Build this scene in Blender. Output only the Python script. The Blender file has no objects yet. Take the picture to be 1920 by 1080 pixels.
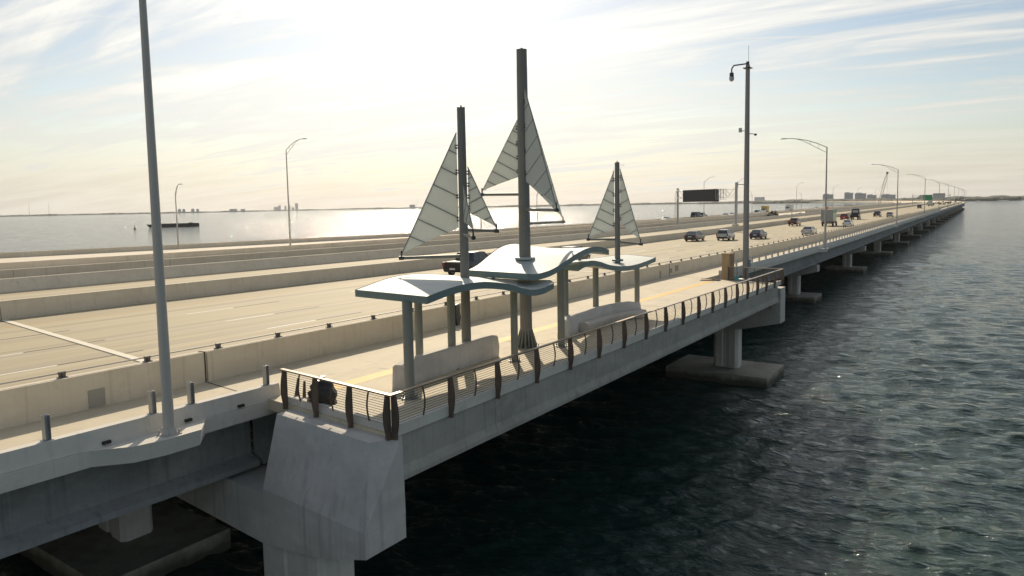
import bpy, math, random
import numpy as np
from mathutils import Vector
random.seed(7)
rng = np.random.default_rng(11)
scene = bpy.context.scene
COL = scene.collection
R = math.radians

# ------------------------------------------------------------------ camera
CAM_H = 5.8
P_, R_, Y_, F_ = 0.1011, 0.0183, 0.5246, 1533.1
fw = Vector((-math.sin(Y_) * math.cos(P_), math.cos(Y_) * math.cos(P_), -math.sin(P_)))
rt0 = Vector((math.cos(Y_), math.sin(Y_), 0))
dn0 = fw.cross(rt0)
rt = rt0 * math.cos(R_) + dn0 * math.sin(R_)
dn = dn0 * math.cos(R_) - rt0 * math.sin(R_)
cam = bpy.data.cameras.new("camera")
co = bpy.data.objects.new("camera", cam)
COL.objects.link(co)
from mathutils import Matrix
m = Matrix((( rt.x, -dn.x, -fw.x, 0), (rt.y, -dn.y, -fw.y, 0), (rt.z, -dn.z, -fw.z, CAM_H), (0, 0, 0, 1)))
co.matrix_world = m
cam.sensor_width = 36.0
cam.lens = F_ / 1920.0 * 36.0
cam.clip_start = 0.1
cam.clip_end = 60000
scene.camera = co

# ------------------------------------------------------------------ light
SUN_EL, SUN_AZ = 28.5, -35.0          # azimuth from +Y, negative = towards -X
sd = Vector((math.sin(R(SUN_AZ)) * math.cos(R(SUN_EL)), math.cos(R(SUN_AZ)) * math.cos(R(SUN_EL)), math.sin(R(SUN_EL))))
sun = bpy.data.lights.new("sun", 'SUN')
sun.energy = 2.85
sun.angle = R(0.55)
sun.color = (1.0, 0.86, 0.66)
so = bpy.data.objects.new("sun", sun)
so.rotation_euler = sd.to_track_quat('Z', 'Y').to_euler()
so.location = (-60, 80, 60)
COL.objects.link(so)

world = bpy.data.worlds.new("World")
scene.world = world
world.use_nodes = True
wn, wl = world.node_tree.nodes, world.node_tree.links
wn.clear()
def N(t, **k):
    n = wn.new(t)
    for a, b in k.items(): setattr(n, a, b)
    return n
wout = N('ShaderNodeOutputWorld')
sky = N('ShaderNodeTexSky', sky_type='NISHITA', sun_disc=False, sun_elevation=R(SUN_EL), sun_rotation=R(SUN_AZ))
sky.dust_density = 0.6
sky.air_density = 1.0
sky.ozone_density = 1.0
bg1 = N('ShaderNodeBackground'); bg1.inputs[1].default_value = 0.052
wl.new(sky.outputs[0], bg1.inputs[0])
tc = N('ShaderNodeTexCoord')
sep = N('ShaderNodeSeparateXYZ'); wl.new(tc.outputs['Generated'], sep.inputs[0])
def M(op, a, b=None, c=None, clamp=False):
    n = N('ShaderNodeMath', operation=op); n.use_clamp = clamp
    for i, v in enumerate((a, b, c)):
        if v is None: continue
        if isinstance(v, (int, float)): n.inputs[i].default_value = v
        else: wl.new(v, n.inputs[i])
    return n.outputs[0]
def maprange(v, a, b, c=0.0, d=1.0, smooth=True):
    n = N('ShaderNodeMapRange'); n.interpolation_type = 'SMOOTHSTEP' if smooth else 'LINEAR'
    wl.new(v, n.inputs[0])
    for i, x in enumerate((a, b, c, d)): n.inputs[i + 1].default_value = x
    return n.outputs[0]
zc = M('MAXIMUM', sep.outputs[2], 0.0)
den = M('ADD', zc, 0.10)
pu = M('DIVIDE', sep.outputs[0], den)
pv = M('DIVIDE', sep.outputs[1], den)
comb = N('ShaderNodeCombineXYZ'); wl.new(pu, comb.inputs[0]); wl.new(pv, comb.inputs[1])
def cloudnoise(rot, sx, sy, scale, detail, rough, dist, off=(0, 0, 0)):
    mp = N('ShaderNodeMapping'); mp.inputs['Rotation'].default_value = (0, 0, R(rot))
    mp.inputs['Scale'].default_value = (sx, sy, 1); mp.inputs['Location'].default_value = off
    wl.new(comb.outputs[0], mp.inputs[0])
    nz = N('ShaderNodeTexNoise'); wl.new(mp.outputs[0], nz.inputs['Vector'])
    nz.inputs['Scale'].default_value = scale; nz.inputs['Detail'].default_value = detail
    nz.inputs['Roughness'].default_value = rough; nz.inputs['Distortion'].default_value = dist
    return nz.outputs[0]
n1 = cloudnoise(50, 0.42, 1.5, 0.95, 10, 0.60, 1.2, (3.1, 1.7, 0))
n2 = cloudnoise(72, 0.40, 2.4, 2.3, 9, 0.64, 0.8, (7.7, 0.2, 0))
nsum = M('ADD', M('MULTIPLY', n1, 0.68), M('MULTIPLY', n2, 0.32))
dotn = N('ShaderNodeVectorMath', operation='DOT_PRODUCT'); wl.new(tc.outputs['Generated'], dotn.inputs[0]); dotn.inputs[1].default_value = sd
sdot = M('MAXIMUM', dotn.outputs['Value'], 0.0)
glow = M('POWER', sdot, 14.0)
core = M('POWER', sdot, 70.0)
# thin cloud: denser toward the sun side of the sky (veil), thinning away from it
mask = maprange(M('ADD', nsum, M('MULTIPLY', M('POWER', sdot, 6.0), 0.16)), 0.455, 0.685)
hz = maprange(sep.outputs[2], 0.0, 0.13, 1.0, 0.0)
mask = M('MAXIMUM', mask, M('MULTIPLY', hz, 0.82), clamp=True)
cbright = M('ADD', M('MULTIPLY', M('POWER', sdot, 8.0), 0.30), 0.47)
cbright = M('ADD', cbright, M('ADD', M('MULTIPLY', glow, 0.16), M('MULTIPLY', core, 1.2)))
cbright = M('MULTIPLY', cbright, maprange(nsum, 0.36, 0.66, 0.80, 1.08))
cbright = M('MULTIPLY', cbright, maprange(sep.outputs[2], 0.0, 0.2, 0.84, 1.0))
# two thin vapour trails (great-circle bands)
def trail(d1, d2, w, amt):
    a, b = Vector(d1).normalized(), Vector(d2).normalized(); n_ = a.cross(b).normalized(); mid_ = (a + b).normalized(); ch = mid_.dot(a)
    dn_ = N('ShaderNodeVectorMath', operation='DOT_PRODUCT'); wl.new(tc.outputs['Generated'], dn_.inputs[0]); dn_.inputs[1].default_value = n_
    dm_ = N('ShaderNodeVectorMath', operation='DOT_PRODUCT'); wl.new(tc.outputs['Generated'], dm_.inputs[0]); dm_.inputs[1].default_value = mid_
    return M('MULTIPLY', M('MULTIPLY', maprange(M('ABSOLUTE', dn_.outputs['Value']), 0.0, w, 1, 0), maprange(dm_.outputs['Value'], ch, ch + .25 * (1 - ch), 0, 1)), amt)
mask = M('MAXIMUM', mask, trail((-.257, .949, .183), (-.130, .975, .176), .0017, .8), clamp=True)
mask = M('MAXIMUM', mask, trail((-.835, .51, .205), (-.64, .745, .194), .0014, .7), clamp=True)
bg2 = N('ShaderNodeBackground'); bg2.inputs[0].default_value = (1.0, 0.98, 0.91, 1)
wl.new(cbright, bg2.inputs[1])
mix = N('ShaderNodeMixShader'); wl.new(mask, mix.inputs[0]); wl.new(bg1.outputs[0], mix.inputs[1]); wl.new(bg2.outputs[0], mix.inputs[2])
wl.new(mix.outputs[0], wout.inputs[0])

vs = scene.view_settings
vs.view_transform = 'Standard'
try: vs.look = 'None'
except Exception: pass
vs.exposure = 0.7
vs.gamma = 1.0
vs.use_curve_mapping = False
scene.cycles.max_bounces = 6
scene.cycles.sample_clamp_indirect = 6
scene.cycles.caustics_reflective = False

# ------------------------------------------------------------------ profile of the bridge
G_, G1, G2, GF = 0.0074, 70.0, 170.0, 0.0001
def prof(y):
    y = np.asarray(y, float)
    t = np.clip(y - G1, 0, G2 - G1); k = (GF + G_) / (G2 - G1)
    return np.where(y < G1, -G_ * y, -G_ * G1 - G_ * t + .5 * k * t * t + GF * np.clip(y - G2, 0, None))
def curve(y):
    return np.clip(np.asarray(y, float) - 1000, 0, None) ** 2 / 5200.0
def BX(x, y, z=0.0):
    return (float(x - curve(y)), float(y), float(z + prof(y)))
WZ = -8.2
SK = -0.255
def ysk(x, y0): return y0 + SK * (x + 13.1)

# ------------------------------------------------------------------ materials
MATS = {}
def mat(name, base, rough=0.6, metallic=0.0, noise=None, bump=None, spec=None, emission=None, transl=0.0, streak=None, coat=0.0):
    """noise: list of (colour, scale-xyz, lo, hi, amount). bump: (scale, strength, distance). position based."""
    if name in MATS: return MATS[name]
    mt = bpy.data.materials.new(name); mt.use_nodes = True
    nt = mt.node_tree; nd, lk = nt.nodes, nt.links
    bs = nd['Principled BSDF']
    bs.inputs['Roughness'].default_value = rough
    bs.inputs['Metallic'].default_value = metallic
    if spec is not None: bs.inputs['Specular IOR Level'].default_value = spec
    if coat: bs.inputs['Coat Weight'].default_value = coat; bs.inputs['Coat Roughness'].default_value = 0.08
    geo = nd.new('ShaderNodeNewGeometry')
    cur = None
    colour = (*base, 1)
    for (c2, sc, lo, hi, amt) in (noise or []):
        mp = nd.new('ShaderNodeMapping'); mp.inputs['Scale'].default_value = sc
        lk.new(geo.outputs['Position'], mp.inputs[0])
        nz = nd.new('ShaderNodeTexNoise'); nz.inputs['Scale'].default_value = 1.0; nz.inputs['Detail'].default_value = 5
        nz.inputs['Roughness'].default_value = 0.6
        lk.new(mp.outputs[0], nz.inputs['Vector'])
        mr = nd.new('ShaderNodeMapRange'); mr.inputs[1].default_value = lo; mr.inputs[2].default_value = hi
        mr.inputs[3].default_value = 0; mr.inputs[4].default_value = amt
        lk.new(nz.outputs[0], mr.inputs[0])
        mx = nd.new('ShaderNodeMix'); mx.data_type = 'RGBA'
        lk.new(mr.outputs[0], mx.inputs[0])
        if cur is None: mx.inputs[6].default_value = colour
        else: lk.new(cur, mx.inputs[6])
        mx.inputs[7].default_value = (*c2, 1)
        cur = mx.outputs[2]
    if cur is None: bs.inputs['Base Color'].default_value = colour
    else: lk.new(cur, bs.inputs['Base Color'])
    if bump:
        nz = nd.new('ShaderNodeTexNoise'); nz.inputs['Scale'].default_value = bump[0]; nz.inputs['Detail'].default_value = 4
        lk.new(geo.outputs['Position'], nz.inputs['Vector'])
        bp = nd.new('ShaderNodeBump'); bp.inputs['Strength'].default_value = bump[1]; bp.inputs['Distance'].default_value = bump[2]
        lk.new(nz.outputs[0], bp.inputs['Height']); lk.new(bp.outputs[0], bs.inputs['Normal'])
    if emission:
        bs.inputs['Emission Color'].default_value = (*emission[0], 1); bs.inputs['Emission Strength'].default_value = emission[1]
    if transl:
        tr = nd.new('ShaderNodeBsdfTranslucent'); 
        if cur is None: tr.inputs[0].default_value = colour
        else: lk.new(cur, tr.inputs[0])
        ms = nd.new('ShaderNodeMixShader'); ms.inputs[0].default_value = transl
        lk.new(bs.outputs[0], ms.inputs[1]); lk.new(tr.outputs[0], ms.inputs[2])
        lk.new(ms.outputs[0], nd['Material Output'].inputs[0])
    MATS[name] = mt
    return mt

def concrete(name, base, dark, light, streak=0.5, patch=0.6):
    stain = tuple(c * .62 for c in dark)
    return mat(name, base, 0.85, noise=[
        (dark, (.30, .30, .6), .42, .66, min(patch * 1.25, 1)), (light, (1.3, 1.3, 2.2), .48, .72, .6),
        (stain, (3.1, 3.1, .14), .56, .74, min(streak * 1.3, 1)), (dark, (7, 7, .5), .52, .75, streak),
        (stain, (1.6, 1.6, 1.1), .62, .78, .55), (dark, (9, 9, 9), .55, .8, .4), (light, (38, 38, 38), .52, .72, .4)],
        bump=(24, .35, .012), spec=.25)
M_ROAD = mat('road_concrete', (.48, .405, .25), .8, noise=[
        ((.34, .28, .19), (1.15, .012, 1), .45, .64, .85), ((.54, .47, .36), (.5, .02, 1), .5, .72, .6),
        ((.33, .28, .21), (2.6, .05, 1), .52, .75, .45), ((.40, .34, .25), (.12, .12, 1), .42, .7, .5),
        ((.30, .26, .2), (7, 1.2, 7), .58, .8, .3), ((.56, .5, .4), (60, 60, 60), .5, .8, .25)], bump=(40, .2, .01), spec=.3)
M_PATH = mat('path_concrete', (.62, .535, .38), .8, noise=[
        ((.46, .40, .30), (.5, .35, 1), .45, .7, .6), ((.68, .60, .46), (1.6, .5, 1), .5, .75, .6),
        ((.30, .265, .22), (2.3, 1.3, 2), .58, .78, .55), ((.28, .25, .2), (9, 9, 9), .6, .8, .4), ((.6, .55, .46), (60, 60, 60), .5, .8, .25)], bump=(40, .25, .01), spec=.3)
M_BARR = concrete('barrier_concrete', (.74, .655, .51), (.64, .56, .43), (.80, .72, .58), .4)
M_PARA = concrete('parapet_concrete', (.68, .64, .56), (.56, .525, .46), (.75, .71, .63), .25, .4)
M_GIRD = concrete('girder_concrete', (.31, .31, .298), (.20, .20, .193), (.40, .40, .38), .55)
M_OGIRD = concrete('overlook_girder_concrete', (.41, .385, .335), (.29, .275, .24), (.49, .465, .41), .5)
M_PIER = concrete('pier_concrete', (.60, .565, .515), (.45, .425, .385), (.69, .655, .60), .45)
M_FOOT = concrete('footing_concrete', (.36, .335, .27), (.20, .185, .14), (.43, .41, .35), .4, .9)
def tide(mt, z0, z1, col):
    # weed and damp left by the tide: dark up to a ragged line
    nd, lk = mt.node_tree.nodes, mt.node_tree.links; bs = nd['Principled BSDF']; src = bs.inputs['Base Color'].links[0].from_socket
    g = nd.new('ShaderNodeNewGeometry'); sp = nd.new('ShaderNodeSeparateXYZ'); lk.new(g.outputs['Position'], sp.inputs[0])
    nz = nd.new('ShaderNodeTexNoise'); nz.inputs['Scale'].default_value = 1.1; nz.inputs['Detail'].default_value = 6; lk.new(g.outputs['Position'], nz.inputs['Vector'])
    ad = nd.new('ShaderNodeMath'); ad.operation = 'MULTIPLY_ADD'; lk.new(nz.outputs[0], ad.inputs[0]); ad.inputs[1].default_value = .8; lk.new(sp.outputs[2], ad.inputs[2])
    mr = nd.new('ShaderNodeMapRange'); lk.new(ad.outputs[0], mr.inputs[0]); mr.inputs[1].default_value = z0 + .4; mr.inputs[2].default_value = z1 + .4; mr.inputs[3].default_value = .85; mr.inputs[4].default_value = 0
    mx = nd.new('ShaderNodeMix'); mx.data_type = 'RGBA'; lk.new(mr.outputs[0], mx.inputs[0]); lk.new(src, mx.inputs[6]); mx.inputs[7].default_value = (*col, 1)
    lk.new(mx.outputs[2], bs.inputs['Base Color'])
tide(M_FOOT, -7.95, -7.5, (.055, .05, .032))
M_BENCH = concrete('bench_concrete', (.68, .63, .56), (.52, .48, .43), (.75, .70, .64), .3, .7)
M_OLD = concrete('old_concrete', (.76, .67, .53), (.64, .56, .43), (.82, .74, .6), .3)
M_JOINT = mat('joint_rubber', (.035, .03, .026), .8)
M_STEEL = mat('expansion_steel', (.42, .40, .36), .5, .4)
M_WHITE = mat('road_white_paint', (.74, .72, .66), .7, noise=[((.5, .46, .38), (2, .6, 2), .5, .75, .5)])
M_BLACKP = mat('road_black_paint', (.05, .045, .04), .8, noise=[((.14, .12, .09), (2, .5, 2), .5, .75, .5)])
M_YELP = mat('yellow_paint', (.66, .39, .045), .7, noise=[((.55, .42, .22), (2.2, .7, 2), .46, .72, .75), ((.78, .5, .06), (9, 9, 9), .5, .7, .4)])
M_GALV = mat('galvanised_steel', (.46, .46, .45), .42, .55, noise=[((.34, .34, .335), (4, 4, .8), .45, .7, .6)])
M_ALU = mat('brushed_aluminium', (.52, .485, .435), .5, .0, noise=[((.44, .41, .37), (6, 6, .5), .45, .7, .5)])
M_BRONZE = mat('bronze_steel', (.165, .122, .093), .5, .35, noise=[((.10, .072, .055), (8, 8, 3), .45, .7, .6), ((.20, .15, .115), (22, 22, 8), .55, .8, .5)])
M_CABLE = mat('rail_cable', (.045, .033, .026), .9, 0, spec=.1)
M_TEAL = mat('teal_paint', (.155, .225, .225), .42, .1, noise=[((.115, .175, .18), (1.6, 1.6, 1.6), .45, .72, .6), ((.21, .29, .28), (12, 12, 12), .55, .8, .3)], coat=.15)
M_ROOFTOP = mat('canopy_top_paint', (.47, .505, .47), .58, .0, spec=.3, noise=[((.38, .41, .38), (.9, .9, .9), .45, .72, .5), ((.51, .54, .50), (4, 4, 4), .5, .75, .4), ((.36, .37, .34), (14, 14, 14), .66, .8, .5)], coat=.08)
M_COLUMN = mat('column_paint', (.27, .275, .235), .5, .1, noise=[((.2, .205, .175), (2, 2, .7), .45, .72, .6), ((.33, .335, .285), (14, 14, 5), .55, .8, .4)])
M_MAST = mat('mast_paint', (.215, .208, .185), .5, .15, noise=[((.165, .16, .142), (3, 3, .6), .45, .72, .6)])
M_SAIL = mat('sail_sheet', (.69, .71, .675), .55, noise=[((.61, .63, .60), (1.5, 1.5, 1.5), .45, .72, .5), ((.73, .75, .71), (10, 10, 10), .5, .75, .3)], transl=.45)
M_SEAM = mat('sail_seam', (.16, .165, .155), .6)
M_DARKMET = mat('dark_metal', (.075, .075, .075), .5, .4)
M_SIGN = mat('sign_face_black', (.022, .021, .02), .55, noise=[((.035, .033, .03), (6, 6, 6), .45, .7, .6)])
M_GREEN = mat('sign_green', (.02, .27, .11), .5)
M_SIGNGREY = mat('sign_back_grey', (.48, .5, .5), .5, .4)
M_TAN = mat('tan_board', (.46, .325, .19), .75, noise=[((.36, .24, .135), (3, 3, .6), .45, .7, .6), ((.53, .39, .24), (10, 10, 2), .5, .75, .4)])
M_BAG = mat('black_plastic', (.022, .022, .024), .32, noise=[((.04, .04, .042), (6, 6, 6), .5, .7, .5)], bump=(9, .8, .06))
M_WOOD = mat('brown_wood', (.19, .105, .055), .8, noise=[((.1, .055, .03), (9, 9, 9), .45, .7, .7)])
M_CYAN = mat('cyan_plastic', (.10, .52, .52), .45)
M_GLASS = mat('car_glass', (.022, .024, .028), .06, spec=.8)
M_TYRE = mat('tyre_rubber', (.022, .022, .022), .85)
M_RIM = mat('wheel_rim', (.42, .42, .43), .35, .7)
M_TAIL = mat('tail_lamp', (.42, .018, .012), .3)
M_HEAD = mat('head_lamp', (.8, .8, .78), .2)
M_PLATE = mat('number_plate', (.78, .78, .74), .5)
M_CHROME = mat('chrome_trim', (.6, .6, .6), .18, .9)
M_BLKTRIM = mat('black_trim', (.028, .027, .026), .6)
M_BARGE = mat('barge_hull', (.055, .05, .046), .8, noise=[((.10, .075, .055), (.2, .2, .6), .5, .7, .7)])
M_TREE = mat('far_tree_foliage', (.05, .062, .04), .9, noise=[((.085, .095, .06), (.02, .02, .03), .45, .7, .8), ((.03, .038, .026), (.06, .06, .08), .5, .72, .7)])
M_LAND = mat('shore_ground', (.10, .105, .075), .95)
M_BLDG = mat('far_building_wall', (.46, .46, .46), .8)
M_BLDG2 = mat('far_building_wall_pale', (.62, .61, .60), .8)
M_WIN = mat('far_window_glass', (.12, .14, .17), .3)
M_CRANE = mat('crane_lattice', (.42, .40, .37), .6, .3)
M_DEBRIS = mat('dark_debris', (.09, .078, .06), .9, noise=[((.2, .17, .12), (2, 2, 2), .5, .7, .7)])
def paint(name, c, rough=.32): return mat('paint_' + name, c, rough, .15, coat=.6)

# ------------------------------------------------------------------ mesh helper
class MB:
    def __init__(s): s.v = []; s.f = []; s.mi = []
    def add(s, vs, fs, mi=0):
        o = len(s.v); s.v += [tuple(map(float, p)) for p in vs]; s.f += [tuple(i + o for i in f) for f in fs]; s.mi += [mi] * len(fs); return s
    def box(s, a, b, mi=0):
        (x0, y0, z0), (x1, y1, z1) = a, b
        v = [(x0, y0, z0), (x1, y0, z0), (x1, y1, z0), (x0, y1, z0), (x0, y0, z1), (x1, y0, z1), (x1, y1, z1), (x0, y1, z1)]
        return s.hexa(v, mi)
    def hexa(s, v, mi=0):
        return s.add(v, [(0, 3, 2, 1), (4, 5, 6, 7), (0, 1, 5, 4), (1, 2, 6, 5), (2, 3, 7, 6), (3, 0, 4, 7)], mi)
    def cbox(s, c, d, mi=0): return s.box([c[i] - d[i] / 2 for i in range(3)], [c[i] + d[i] / 2 for i in range(3)], mi)
    def tube(s, p0, p1, r0, r1=None, n=10, caps=True, mi=0):
        r1 = r0 if r1 is None else r1
        p0, p1 = Vector(p0), Vector(p1); d = (p1 - p0)
        if d.length < 1e-6: return s
        d.normalize(); a = d.orthogonal().normalized(); b = d.cross(a)
        v = []
        for p, r in ((p0, r0), (p1, r1)):
            for i in range(n):
                t = 2 * math.pi * i / n; v.append(p + (a * math.cos(t) + b * math.sin(t)) * r)
        f = [(i, (i + 1) % n, n + (i + 1) % n, n + i) for i in range(n)]
        if caps: f += [tuple(range(n))[::-1], tuple(range(n, 2 * n))]
        return s.add(v, f, mi)
    def path(s, pts, r, n=8):
        for a, b in zip(pts[:-1], pts[1:]): s.tube(a, b, r, n=n)
        return s
    def lathe(s, prof_, c=(0, 0, 0), n=16, mi=0):
        v = []
        for (r, z) in prof_:
            for i in range(n):
                t = 2 * math.pi * i / n; v.append((c[0] + r * math.cos(t), c[1] + r * math.sin(t), c[2] + z))
        k = len(prof_); f = []
        for j in range(k - 1):
            for i in range(n): f.append((j * n + i, j * n + (i + 1) % n, (j + 1) * n + (i + 1) % n, (j + 1) * n + i))
        f += [tuple(range(n))[::-1], tuple(range((k - 1) * n, k * n))]
        return s.add(v, f, mi)
    def ell(s, c, d, n=10, mi=0):
        pr = [(math.sin(math.pi * j / n) * 1.0, -math.cos(math.pi * j / n)) for j in range(n + 1)]
        v = []
        for (r, z) in pr:
            for i in range(n): 
                t = 2 * math.pi * i / n; v.append((c[0] + r * math.cos(t) * d[0], c[1] + r * math.sin(t) * d[1], c[2] + z * d[2]))
        f = []
        for j in range(n):
            for i in range(n): f.append((j * n + i, j * n + (i + 1) % n, (j + 1) * n + (i + 1) % n, (j + 1) * n + i))
        return s.add(v, f, mi)
    def loft(s, rings, closed=True, caps=True, mi=0):
        k = len(rings[0]); v = [p for r in rings for p in r]; f = []
        for j in range(len(rings) - 1):
            for i in range(k if closed else k - 1):
                f.append((j * k + i, j * k + (i + 1) % k, (j + 1) * k + (i + 1) % k, (j + 1) * k + i))
        if caps and closed: f += [tuple(range(k))[::-1], tuple(range((len(rings) - 1) * k, len(rings) * k))]
        return s.add(v, f, mi)
    def along(s, profile, ys, x0=0.0, skew0=0.0, skew1=0.0, mi=0):
        """extrude an (x,z) outline along the bridge; end rings can be skewed to the pier line"""
        rings = []
        for i, y in enumerate(ys):
            sk = skew0 if i == 0 else (skew1 if i == len(ys) - 1 else 0)
            rings.append([BX(x, y + sk * (x - x0), z) for (x, z) in profile])
        return s.loft(rings, mi=mi)
    def mesh(s, name, mats, smooth=None):
        me = bpy.data.meshes.new(name); me.from_pydata(s.v, [], s.f); 
        for mt in (mats if isinstance(mats, (list, tuple)) else [mats]): me.materials.append(mt)
        if any(s.mi): me.polygons.foreach_set('material_index', s.mi)
        import bmesh
        b = bmesh.new(); b.from_mesh(me); bmesh.ops.recalc_face_normals(b, faces=b.faces); b.to_mesh(me); b.free()
        if smooth is not None:
            me.polygons.foreach_set('use_smooth', [True] * len(me.polygons))
            try: me.set_sharp_from_angle(angle=R(smooth))
            except Exception: pass
        me.update(); return me
    def build(s, name, mats, parent=None, smooth=None, loc=None):
        o = bpy.data.objects.new(name, s.mesh(name, mats, smooth)); COL.objects.link(o)
        if parent: o.parent = parent
        if loc: o.location = loc
        return o

def tag(o, label=None, cat=None, group=None, kind=None):
    if label: o['label'] = label
    if cat: o['category'] = cat
    if group: o['group'] = group
    if kind: o['kind'] = kind
    return o
def empty(name, loc, label, cat, group=None, rz=0.0):
    o = bpy.data.objects.new(name, None); COL.objects.link(o); o.location = loc; o.rotation_euler = (0, 0, rz)
    o.empty_display_size = .3
    return tag(o, label, cat, group)
def copy_tree(o, parent=None):
    c = o.copy(); COL.objects.link(c); c.parent = parent
    for ch in [x for x in o.children]:
        copy_tree(ch, c)
    return c
def structure(o): o['kind'] = 'structure'; return o

YS = sorted(set(list(np.arange(-40, 200, 8.0)) + list(np.arange(200, 1000, 40.0)) + list(np.arange(1000, 2301, 50.0))))
def yr(a, b, step=None):
    ys = [a] + [y for y in YS if a + .3 < y < b - .3] + [b]
    return ys

# ------------------------------------------------------------------ water
def make_water():
    az = np.concatenate([np.arange(-172, -16, 6.0), np.arange(-16, 76.01, .24), np.arange(80, 187, 6.0)])
    rr = [6.0]
    while rr[-1] < 420: rr.append(rr[-1] * 1.0042 + .01)
    while rr[-1] < 30000: rr.append(rr[-1] * 1.09)
    rr = np.array(rr); na, nr = len(az), len(rr)
    A = np.radians(az)[None, :]; RR = rr[:, None]
    X = -np.sin(A) * RR; Y = np.cos(A) * RR
    cell = np.maximum(np.gradient(rr)[:, None], RR * math.radians(.24)) * np.ones_like(A)
    cell = np.where((az[None, :] < -15.9) | (az[None, :] > 75.9), 99, cell)
    Z = np.zeros_like(X); DX = np.zeros_like(X); DY = np.zeros_like(X)
    for i in range(64):
        lam = .38 * (4.6 / .38) ** (i / 63.0) * rng.uniform(.93, 1.07)
        th = math.radians(30 + rng.normal(0, 34))
        k = 2 * math.pi / lam; kx, ky = -math.sin(th) * k, math.cos(th) * k
        amp = .0060 * lam ** (.95 if lam < 2 else .6) * (1 if lam < 2 else 2 ** .35)
        ph = rng.uniform(0, 6.28)
        fade = np.clip((lam / cell - 2.2) / 2.5, 0, 1)
        arg = kx * X + ky * Y + ph
        Z += amp * fade * np.sin(arg)
        c = amp * fade * .8 * np.cos(arg); DX += -math.sin(th) * c; DY += math.cos(th) * c
    # gusts: broad patches of calmer and rougher water
    gust = 1 + .35 * np.sin(X * .043 + 1.3 * np.sin(Y * .021)) * np.sin(Y * .031 + X * .012)
    Z *= gust
    V = np.stack([X + DX, Y + DY, Z + WZ], -1).reshape(-1, 3)
    V = np.vstack([V, [[0, 0, WZ]]])
    idx = np.arange(nr * na).reshape(nr, na)
    jn = np.roll(idx, -1, axis=1)
    q = np.stack([idx[:-1], jn[:-1], jn[1:], idx[1:]], -1).reshape(-1, 4)
    me = bpy.data.meshes.new('water')
    me.vertices.add(len(V)); me.vertices.foreach_set('co', V.astype(np.float32).ravel())
    tri = np.stack([np.full(na, len(V) - 1), jn[0], idx[0]], -1)
    nl = q.size + tri.size
    me.loops.add(nl); me.loops.foreach_set('vertex_index', np.concatenate([q.ravel(), tri.ravel()]).astype(np.int32))
    npol = len(q) + len(tri); me.polygons.add(npol)
    st = np.concatenate([np.arange(len(q)) * 4, q.size + np.arange(len(tri)) * 3])
    me.polygons.foreach_set('loop_start', st.astype(np.int32))
    me.polygons.foreach_set('use_smooth', np.ones(npol, bool))
    me.update(calc_edges=True); me.validate()
    mt = bpy.data.materials.new('bay_water'); mt.use_nodes = True
    nd, lk = mt.node_tree.nodes, mt.node_tree.links
    bs = nd['Principled BSDF']
    bs.inputs['IOR'].default_value = 1.33; bs.inputs['Roughness'].default_value = .07
    geo = nd.new('ShaderNodeNewGeometry')
    def nz(scale, det, stretch=(1, 1, 1), rot=30):
        mp = nd.new('ShaderNodeMapping'); mp.inputs['Scale'].default_value = stretch; mp.inputs['Rotation'].default_value = (0, 0, R(-rot))
        lk.new(geo.outputs['Position'], mp.inputs[0])
        n = nd.new('ShaderNodeTexNoise'); n.inputs['Scale'].default_value = scale; n.inputs['Detail'].default_value = det
        n.inputs['Roughness'].default_value = .6
        lk.new(mp.outputs[0], n.inputs['Vector']); return n.outputs[0]
    cn = nz(.09, 4)
    mx = nd.new('ShaderNodeMix'); mx.data_type = 'RGBA'; lk.new(cn, mx.inputs[0])
    mx.inputs[6].default_value = (.012, .031, .028, 1); mx.inputs[7].default_value = (.023, .056, .044, 1)
    lk.new(mx.outputs[2], bs.inputs['Base Color'])
    b1 = nd.new('ShaderNodeBump'); b1.inputs['Strength'].default_value = .9; b1.inputs['Distance'].default_value = .2
    lk.new(nz(2.6, 7, (.5, 1.25, 1)), b1.inputs['Height'])
    b2 = nd.new('ShaderNodeBump'); b2.inputs['Strength'].default_value = .7; b2.inputs['Distance'].default_value = .9
    lk.new(nz(.6, 4, (.5, 1.3, 1)), b2.inputs['Height']); lk.new(b1.outputs[0], b2.inputs['Normal'])
    # far out the chop is finer than the sheet's own facets: tilt the normal by a vector noise instead
    far_ = nd.new('ShaderNodeVectorMath'); far_.operation = 'LENGTH'; lk.new(geo.outputs['Position'], far_.inputs[0])
    fr = nd.new('ShaderNodeMapRange'); fr.interpolation_type = 'SMOOTHSTEP'; lk.new(far_.outputs['Value'], fr.inputs[0])
    fr.inputs[1].default_value = 170; fr.inputs[2].default_value = 800; fr.inputs[3].default_value = 0.0; fr.inputs[4].default_value = 1.0
    acc = b2.outputs[0]
    for (sc_, am_) in ((.9, 1.0), (.16, .55)):
        mp = nd.new('ShaderNodeMapping'); mp.inputs['Scale'].default_value = (.6, 1.2, 1); mp.inputs['Rotation'].default_value = (0, 0, R(-30))
        lk.new(geo.outputs['Position'], mp.inputs[0])
        tn = nd.new('ShaderNodeTexNoise'); tn.inputs['Scale'].default_value = sc_; tn.inputs['Detail'].default_value = 3; lk.new(mp.outputs[0], tn.inputs['Vector'])
        sb = nd.new('ShaderNodeVectorMath'); sb.operation = 'SUBTRACT'; lk.new(tn.outputs['Color'], sb.inputs[0]); sb.inputs[1].default_value = (.5, .5, .5)
        mu = nd.new('ShaderNodeVectorMath'); mu.operation = 'MULTIPLY'; lk.new(sb.outputs[0], mu.inputs[0]); mu.inputs[1].default_value = (am_ * .95, am_ * .95, 0)
        sc2 = nd.new('ShaderNodeVectorMath'); sc2.operation = 'SCALE'; lk.new(mu.outputs[0], sc2.inputs[0]); lk.new(fr.outputs[0], sc2.inputs['Scale'])
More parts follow.
